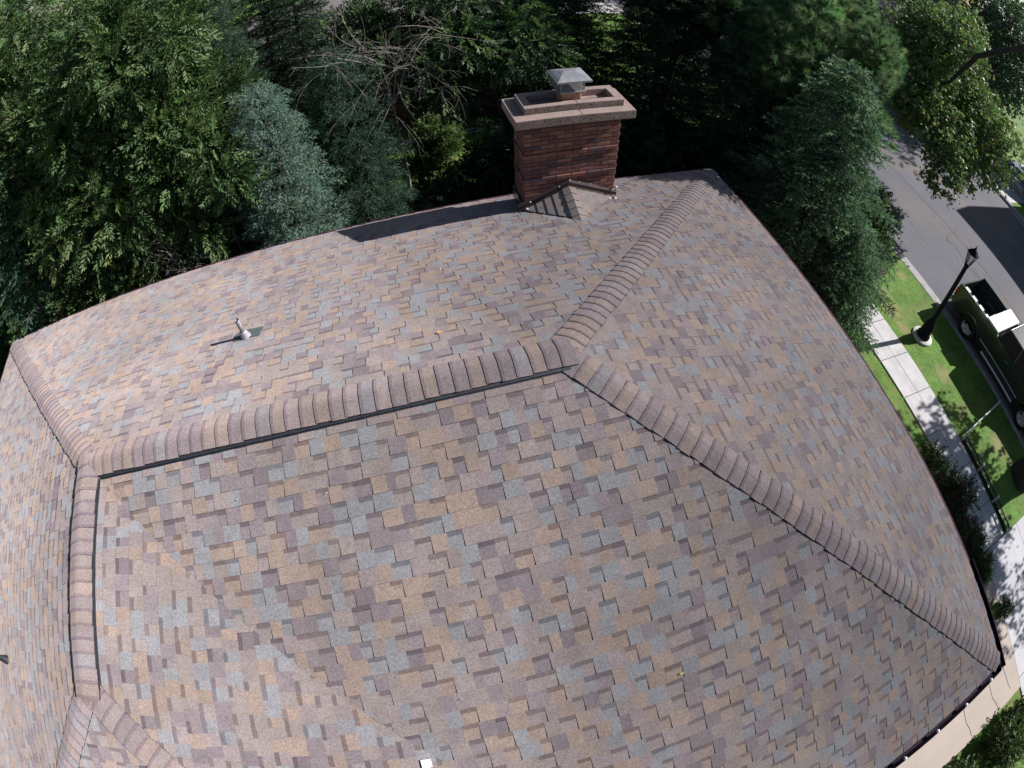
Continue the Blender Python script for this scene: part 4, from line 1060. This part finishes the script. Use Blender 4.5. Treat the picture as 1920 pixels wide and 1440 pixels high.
# ------------------------------------------------------------------ low iron rail along the lawn
lf = empty('low_rail', (10.78, -1.2, ZG)); tag(lf, 'low brown iron rail edging the lawn along the shaded sidewalk', 'rail')
mb = MB(); mb.box((-.015, -2.85, .0), (.015, 0, .10)); mb.tube([(0, -2.87, .215), (0, 0, .215)], .026, 8); mb.build('rail_board', 'rail', lf)
for yy in (0, -.95, -1.9, -2.85):
    mb = MB(); mb.box((-.035, yy-.035, 0), (.035, yy+.035, .30), bev=.006); mb.build('post', 'railwhite', lf)
wr = MB(); wr.tube([(10.80, -1.15, ZG+.22), (11.9, -1.02, ZG+.24), (13.2, -.9, ZG+.25)], .028, 8); 
wo_ = wr.build('white_pipe_rail', 'railwhite'); tag(wo_, 'pale worn pipe rail crossing the lawn strip to the kerb', 'rail')
for q in ((11.3, -1.09), (13.1, -.91)):
    mb = MB(); mb.tube([(q[0], q[1], ZG), (q[0], q[1], ZG+.22)], .02, 8); o = mb.build('post', 'railwhite', wo_)

# ------------------------------------------------------------------ pickup truck (nose towards -y)
def wheel(parent, x, y, z, r=.40, w=.27, side=1, rim='chrome_dull'):
    mb = MB(); prof = [(r*.62, -w/2), (r*.93, -w/2), (r, -w*.32), (r, w*.32), (r*.93, w/2), (r*.62, w/2), (r*.58, w*.2), (r*.58, -w*.2)]
    V = []; F = []; n = 32
    def lat(mb, prof, n, off=0):
        V = []; F = []
        for (rr, ww) in prof:
            for k in range(n):
                t = 2*math.pi*k/n; V.append((x+ww+off, y+rr*math.cos(t), z+rr*math.sin(t)))
        m = len(prof)
        for i in range(m-1):
            for k in range(n): F.append((i*n+k, i*n+(k+1) % n, (i+1)*n+(k+1) % n, (i+1)*n+k))
        mb.add(V, F, sm=True)
    lat(mb, prof+[prof[0]], n)
    tyre = mb.build('tyre', 'rubber', parent)
    mb = MB(); s = side
    lat(mb, [(r*.61, s*w*.42), (r*.57, s*w*.30), (r*.52, s*w*.22), (0.001, s*w*.16)], 24)
    for k in range(6):
        t = 2*math.pi*k/6; a = Vector((x+s*w*.30, y+r*.12*math.cos(t), z+r*.12*math.sin(t))); b = Vector((x+s*w*.36, y+r*.56*math.cos(t), z+r*.56*math.sin(t)))
        mb.tube([a, b], [.035, .025], 5)
    mb.tube([(x+s*w*.2, y, z), (x+s*w*.42, y, z)], .05, 10)
    o = mb.build('rim', rim, tyre)

def extrude_profile(mb, prof, x0, x1, inset=0, mi=0, closed=True):
    """prof: list (y,z) ; body between x0 and x1"""
    n = len(prof)
    A_ = [(x0, y, z) for y, z in prof]; B_ = [(x1, y, z) for y, z in prof]
    for i in range(n if closed else n-1):
        j = (i+1) % n; mb.face([A_[i], A_[j], B_[j], B_[i]], mi=mi)
    mb.face(A_, mi=mi); mb.face(B_[::-1], mi=mi)

def arch(cy, r, z0, n=10):
    return [(cy+r*math.cos(t), z0+r*math.sin(t)) for t in np.linspace(0, math.pi, n)]

TR = empty('pickup_truck', (14.80, .22, ZS)); TR.scale = (.95, 1, .92); tag(TR, 'dark green pickup with white toolbox parked at the near kerb', 'truck')
# local: +y = tail, x = -.. near side
hw = .95
tailY, bedF, cabF, hoodF = 2.45, .42, -1.85, -3.15
wr_y, wf_y = 1.45, -1.95
body = MB()
def side_panel(x, s):
    # outer skin with wheel arch, from tail to nose
    zlo, zrail = .48, 1.34
    rear_arch = arch(wr_y, .50, .42)      # from +y side to -y side
    front_arch = arch(wf_y, .50, .42)
    poly = [(tailY, .60), (tailY, zrail), (bedF, zrail+.01), (bedF, 1.30), (cabF-.05, 1.22), (hoodF+.3, 1.16), (hoodF, 1.02), (hoodF-.05, .55)]
    low = [(hoodF+.1, .45)] + [(wf_y-.50, .45)] + front_arch[::-1][1:-1] + [(wf_y+.50, .45), (wr_y-.50, .42)] + rear_arch[::-1][1:-1] + [(wr_y+.50, .45)]
    pts = poly+low
    P0 = [Vector((x, a, b)) for a, b in pts]
    th = s*.05
    bulge = [Vector((x+s*.035*(1 if .6 < b < 1.15 else 0), a, b)) for a, b in pts]
    bmx = bmesh.new(); vs = [bmx.verts.new(v) for v in bulge]; f = bmx.faces.new(vs)
    bmesh.ops.triangulate(bmx, faces=[f])
    bmx.verts.ensure_lookup_table(); bmx.verts.index_update()
    body.add([v.co.copy() for v in bmx.verts], [[q.index for q in ff.verts] for ff in bmx.faces])
    body.add([v.co - Vector((th, 0, 0)) for v in bmx.verts], [[q.index for q in ff.verts] for ff in bmx.faces]); bmx.free()
    n = len(bulge)
    for i in range(n):
        j = (i+1) % n; body.face([bulge[i], bulge[j], bulge[j]-Vector((th, 0, 0)), bulge[i]-Vector((th, 0, 0))])
side_panel(-hw, -1); side_panel(hw, 1)
# hood, firewall, cab lower
body.box((-hw+.02, hoodF+.02, .55), (hw-.02, hoodF+.12, 1.0)); 
body.face([(-hw, hoodF+.02, 1.02), (hw, hoodF+.02, 1.02), (hw-.05, hoodF+.35, 1.17), (-hw+.05, hoodF+.35, 1.17)])
body.face([(-hw+.02, hoodF+.35, 1.17), (hw-.02, hoodF+.35, 1.17), (hw-.02, cabF+.05, 1.25), (-hw+.02, cabF+.05, 1.25)])
body.box((-hw+.04, bedF-.03, .5), (hw-.04, bedF+.01, 1.31))
body.box((-hw+.05, hoodF+.1, .42), (hw-.05, tailY-.05, .52))
bd = body.build('body', 'truck', TR)
bo = bd.modifiers.new('b', 'BEVEL'); bo.width = .012; bo.segments = 2; bo.limit_method = 'ANGLE'; bo.angle_limit = math.radians(50)
# cab greenhouse
cab = MB()
zb_, zt_ = 1.28, 1.83
bw, tw = hw-.04, hw-.2
lo = [(-bw, bedF-.04, zb_), (bw, bedF-.04, zb_), (bw, cabF+.02, zb_-.02), (-bw, cabF+.02, zb_-.02)]
hi = [(-tw, bedF-.22, zt_), (tw, bedF-.22, zt_), (tw, cabF+.78, zt_), (-tw, cabF+.78, zt_)]
cab.face(hi)
cab.face([(p[0]*.99, p[1], p[2]-.05) for p in hi][::-1])
# pillars
for i in range(4): cab.tube([lo[i], hi[i]], .04, 6)
for s in (-1, 1): cab.tube([(s*bw, -.55, zb_), (s*tw, -.5, zt_)], .035, 6)
for i in range(4): cab.tube([hi[i], hi[(i+1) % 4]], .035, 6)
cab.build('cab_roof', 'truck', TR)
gl = MB()
for i in range(4):
    j = (i+1) % 4; gl.face([lo[i], lo[j], hi[j], hi[i]])
gl.build('window', mat('tinted_car_glass', (.03, .035, .035), rough=.3, spec=.15), TR)
for s in (-1, 1):
    ins = MB(); ins.box((min(s*.8, s*.1), -.75, .9), (max(s*.8, s*.1), -.1, 1.42), bev=.05); ins.build('seat', 'seat', TR)
ins = MB(); ins.box((-.85, -1.75, .95), (.85, -1.4, 1.24), bev=.05); ins.build('dashboard', 'seat', TR)
# bed
bed = MB()
bed.box((-hw+.10, bedF+.02, .70), (hw-.10, tailY-.04, .74))
for s in (-1, 1):
    bed.box((s*(hw-.10)-.01, bedF+.02, .74), (s*(hw-.10)+.01, tailY-.02, 1.30))
    bed.box((min(s*(hw-.34), s*(hw-.11)), wr_y-.45, .74), (max(s*(hw-.34), s*(hw-.11)), wr_y+.45, .98), bev=.07)
for k in range(9): bed.box((-.62+k*.155-.03, bedF+.1, .741), (-.62+k*.155+.03, tailY-.1, .752))
bed.build('bed_liner', 'truck_in', TR)
for s in (-1, 1):
    rl = MB(); rl.box((min(s*(hw-.13), s*(hw+.015)), bedF+.03, 1.345), (max(s*(hw-.13), s*(hw+.015)), tailY-.01, 1.372), bev=.01); rl.build('bed_rail', 'truck', TR)
for k in range(5):
    mb = MB(); y0_ = 2.15-.36*k
    mb.box((-hw-.005, y0_-.11, 1.374), (-hw+.17, y0_+.11, 1.40), bev=.008); mb.build('rail_clamp', 'whitebox', TR)
tg_ = MB(); tg_.box((-hw+.08, tailY-.03, .62), (hw-.08, tailY+.03, 1.30), bev=.02); tg_.box((-.16, tailY+.03, 1.0), (.16, tailY+.05, 1.1), bev=.01)
tg_.build('tailgate', 'truck', TR)
bp = MB(); bp.box((-hw+.03, tailY+.03, .52), (hw-.03, tailY+.22, .70), bev=.03); bp.build('rear_bumper', 'chrome', TR)
fb_ = MB(); fb_.box((-hw+.02, hoodF-.16, .50), (hw-.02, hoodF-.02, .70), bev=.03); fb_.build('front_bumper', 'chrome', TR)
for s in (-1, 1):
    mb = MB(); mb.box((min(s*(hw-.10), s*(hw+.02)), tailY-.06, .82), (max(s*(hw-.10), s*(hw+.02)), tailY+.035, 1.18), bev=.015); mb.build('tail_light', 'redlight', TR)
    mb = MB(); mb.box((min(s*.60, s*.88), hoodF-.02, .78), (max(s*.60, s*.88), hoodF+.03, .95), bev=.015); mb.build('headlight', 'lampglass', TR)
    mb = MB(); mb.tube([(s*hw, -1.45, 1.32), (s*(hw+.14), -1.48, 1.36)], .015, 6); mb.box((s*(hw+.2)-.07, -1.56, 1.27), (s*(hw+.2)+.07, -1.44, 1.50), bev=.02)
    mb.build('side_mirror', 'chrome', TR)
    mb = MB(); mb.box((s*(hw+.045)-.012, -1.35, .62), (s*(hw+.045)+.012, .85, .66), bev=.004); mb.build('side_trim', 'chrome_dull', TR)
    mb = MB(); mb.tube([(s*(hw+.10), .55, .40), (s*(hw+.10), -1.3, .40)], .045, 8); mb.build('side_step', 'chrome_dull', TR)
    mb = MB(); mb.box((s*(hw+.05)-.015, -.42, 1.04), (s*(hw+.05)+.015, -.25, 1.08), bev=.005); mb.build('door_handle', 'chrome', TR)
    for yy in (wr_y, wf_y):
        wheel(TR, s*(hw-.12), yy, .40, side=s)
        fl2 = MB(); pr_ = arch(yy, .53, .42, 14); pr2 = arch(yy, .47, .42, 14)
        for i in range(13): fl2.face([(s*(hw+.05), *pr_[i]), (s*(hw+.05), *pr_[i+1]), (s*(hw+.055), *pr2[i+1]), (s*(hw+.055), *pr2[i])]); fl2.face([(s*(hw+.05), *pr_[i]), (s*(hw+.05), *pr_[i+1]), (s*(hw-.0), *pr_[i+1]), (s*(hw-.0), *pr_[i])])
        fl2.build('wheel_flare', 'truck', TR)
tb = MB(); tb.box((-hw+.02, bedF+.08, 1.02), (hw-.02, bedF+.58, 1.38)); tb.box((-hw-.03, bedF+.05, 1.385), (hw+.03, bedF+.62, 1.46), bev=.02); tb.box((-.5, bedF+.615, 1.395), (-.4, bedF+.635, 1.43)); tb.box((.4, bedF+.615, 1.395), (.5, bedF+.635, 1.43))
tbo = tb.build('toolbox', 'whitebox'); tbo.location = TR.location; tbo.scale = TR.scale; tag(tbo, 'white steel toolbox across the pickup bed behind the cab', 'toolbox')

# ------------------------------------------------------------------ parked cars across the street (mostly behind maple leaves)
def car(loc, rz, paint, label):
    c = empty('parked_car', loc, rz); tag(c, label, 'car', 'cars beyond the maple leaves')
    mb = MB(); hw_ = .87
    prof = [(-2.2, .35), (-2.25, .7), (-2.1, .85), (-1.1, .95), (1.3, 1.0), (2.1, .95), (2.2, .7), (2.15, .35)]
    extrude_profile(mb, prof, -hw_, hw_)
    o = mb.build('body', paint, c); b = o.modifiers.new('b', 'BEVEL'); b.width = .06; b.segments = 3
    g = MB(); lo = [(-.8, 1.55, .97), (.8, 1.55, .97), (.8, -1.15, .93), (-.8, -1.15, .93)]; hi = [(-.62, .95, 1.42), (.62, .95, 1.42), (.62, -.35, 1.42), (-.62, -.35, 1.42)]
    for i in range(4): g.face([lo[i], lo[(i+1) % 4], hi[(i+1) % 4], hi[i]])
    g.build('window', 'glass', c)
    r_ = MB(); r_.box((-.63, -.37, 1.42), (.63, .97, 1.46), bev=.015); 
    for i in range(4): r_.tube([lo[i], hi[i]], .035, 6)
    r_.build('roof', paint, c)
    for s in (-1, 1):
        for yy in (-1.35, 1.4): wheel(c, s*(hw_-.08), yy, .32, .32, .2, s)
        m2 = MB(); m2.box((min(s*.5, s*.8), -2.27, .62), (max(s*.5, s*.8), -2.2, .76), bev=.01); m2.build('headlight', 'lampglass', c)
    return c
car((30.9, 8.5, ZG), .3, 'bluepaint', 'blue car on the lot across the street at the right edge')
car((26.2, 14.5, ZS), 0, 'silverpaint', 'silver car at the far kerb under the maple leaves')

# ------------------------------------------------------------------ neighbouring houses
def simple_house(name, x0, x1, y0, y1, z0, ze, zr, label, wallm, roofm, axis='x', win=(), door=None, bricks=False):
    h = empty(name, ((x0+x1)/2, (y0+y1)/2, z0)); tag(h, label, 'house'); ox, oy = (x0+x1)/2, (y0+y1)/2
    X0, X1, Y0, Y1 = x0-ox, x1-ox, y0-oy, y1-oy; E_ = ze-z0; R_ = zr-z0
    mb = MB(); ring_walls(mb, [(X0, Y0), (X1, Y0), (X1, Y1), (X0, Y1)], 0, E_)
    if axis == 'x':
        for xx in (X0, X1): mb.face([(xx, Y0, E_), (xx, Y1, E_), (xx, 0, R_-.1)])
    else:
        for yy in (Y0, Y1): mb.face([(X0, yy, E_), (X1, yy, E_), (0, yy, R_-.1)])
    mb.build('wall', wallm, h)
    r = MB(); o = .5; t = .12
    if axis == 'x':
        k = (R_-E_)/(Y1)
        for s in (-1, 1):
            yE = s*(Y1+o); zE = E_-k*o
            P_ = [Vector((X0-o, 0, R_)), Vector((X1+o, 0, R_)), Vector((X1+o, yE, zE)), Vector((X0-o, yE, zE))]
            r.add(P_+[p_-Vector((0, 0, t)) for p_ in P_], [(0,1,2,3),(4,5,6,7),(0,1,5,4),(1,2,6,5),(2,3,7,6),(3,0,4,7)])
    else:
        k = (R_-E_)/(X1)
        for s in (-1, 1):
            xE = s*(X1+o); zE = E_-k*o
            P_ = [Vector((0, Y0-o, R_)), Vector((0, Y1+o, R_)), Vector((xE, Y1+o, zE)), Vector((xE, Y0-o, zE))]
            r.add(P_+[p_-Vector((0, 0, t)) for p_ in P_], [(0,1,2,3),(4,5,6,7),(0,1,5,4),(1,2,6,5),(2,3,7,6),(3,0,4,7)])
    r.build('roof', roofm, h)
    for (face, pos, za, zb2, w_) in win:
        m1 = MB(); m2 = MB()
        if face == '-y': a, b = (pos-w_/2, Y0-.05), (pos+w_/2, Y0+.02); c_, d_ = (pos-w_/2+.07, Y0-.056), (pos+w_/2-.07, Y0-.052)
        else: a, b = (X0-.05, pos-w_/2), (X0+.02, pos+w_/2); c_, d_ = (X0-.056, pos-w_/2+.07), (X0-.052, pos+w_/2-.07)
        m1.box((a[0], a[1], za), (b[0], b[1], zb2)); m2.box((c_[0], c_[1], za+.07), (d_[0], d_[1], zb2-.07))
        f_ = m1.build('window', 'trimwhite', h); m2.build('pane', 'glass', f_)
    if door:
        m1 = MB(); m1.box((X0-.05, door-.5, 0), (X0+.02, door+.5, 2.1)); m1.build('door', 'brown_metal', h)
    return h
nh = simple_house('neighbour_house', -7.5, 4.6, 15.4, 23.0, ZG, -2.6, -.6, 'red brick neighbour house glimpsed through the trees behind the chimney', 'mortar', 'farroof', 'x',
    win=(('-y', -3.5, .9, 2.2, 1.5), ('-y', 3.2, .9, 2.2, 1.5)))
bk = MB(); rr_ = random.Random(5)
for r in range(38):
    zz_ = .05+r*.075; u = -6.05+(.11 if r % 2 else 0)
    while u < 5.95:
        if not any(abs(u+.1-w0) < .85 and .85 < zz_ < 2.2 for w0 in (-3.5, 3.2)):
            bk.face([(u, -3.812, zz_), (u+.205, -3.812, zz_), (u+.205, -3.812, zz_+.064), (u, -3.812, zz_+.064)], jit(rr_.choice(BR), .1))
        u += .217
bk.build('brick_face', 'brick', nh)
sheet('rear_walk', -4.5, 2.2, 14.2, 14.55, ZG+.02, 'concrete', thick=.06)
sheet('rear_street', -60, 13.4, 27.5, 33.5, ZG+.012, 'concrete')
simple_house('white_house', 30.5, 40, -14, 6.0, ZG, 1.0, 3.2, 'pale house across the street whose shadow falls on the road', 'farwall', 'farroof', 'y', win=(('-x', -6, .9, 2.3, 1.6), ('-x', 5, .9, 2.3, 1.6)), door=0)
simple_house('brick_bungalow', 33.5, 43, 17, 28, ZG, -2.6, -.2, 'low house with grey roof across the street behind the maple branch', 'wallbrick', 'farroof', 'y', win=(('-x', -3, .9, 2.3, 1.6), ('-x', 3, .9, 2.3, 1.6)), door=0)
sheet('far_drive', 27.7, 40, 7.5, 11.5, ZG+.01, 'drive')
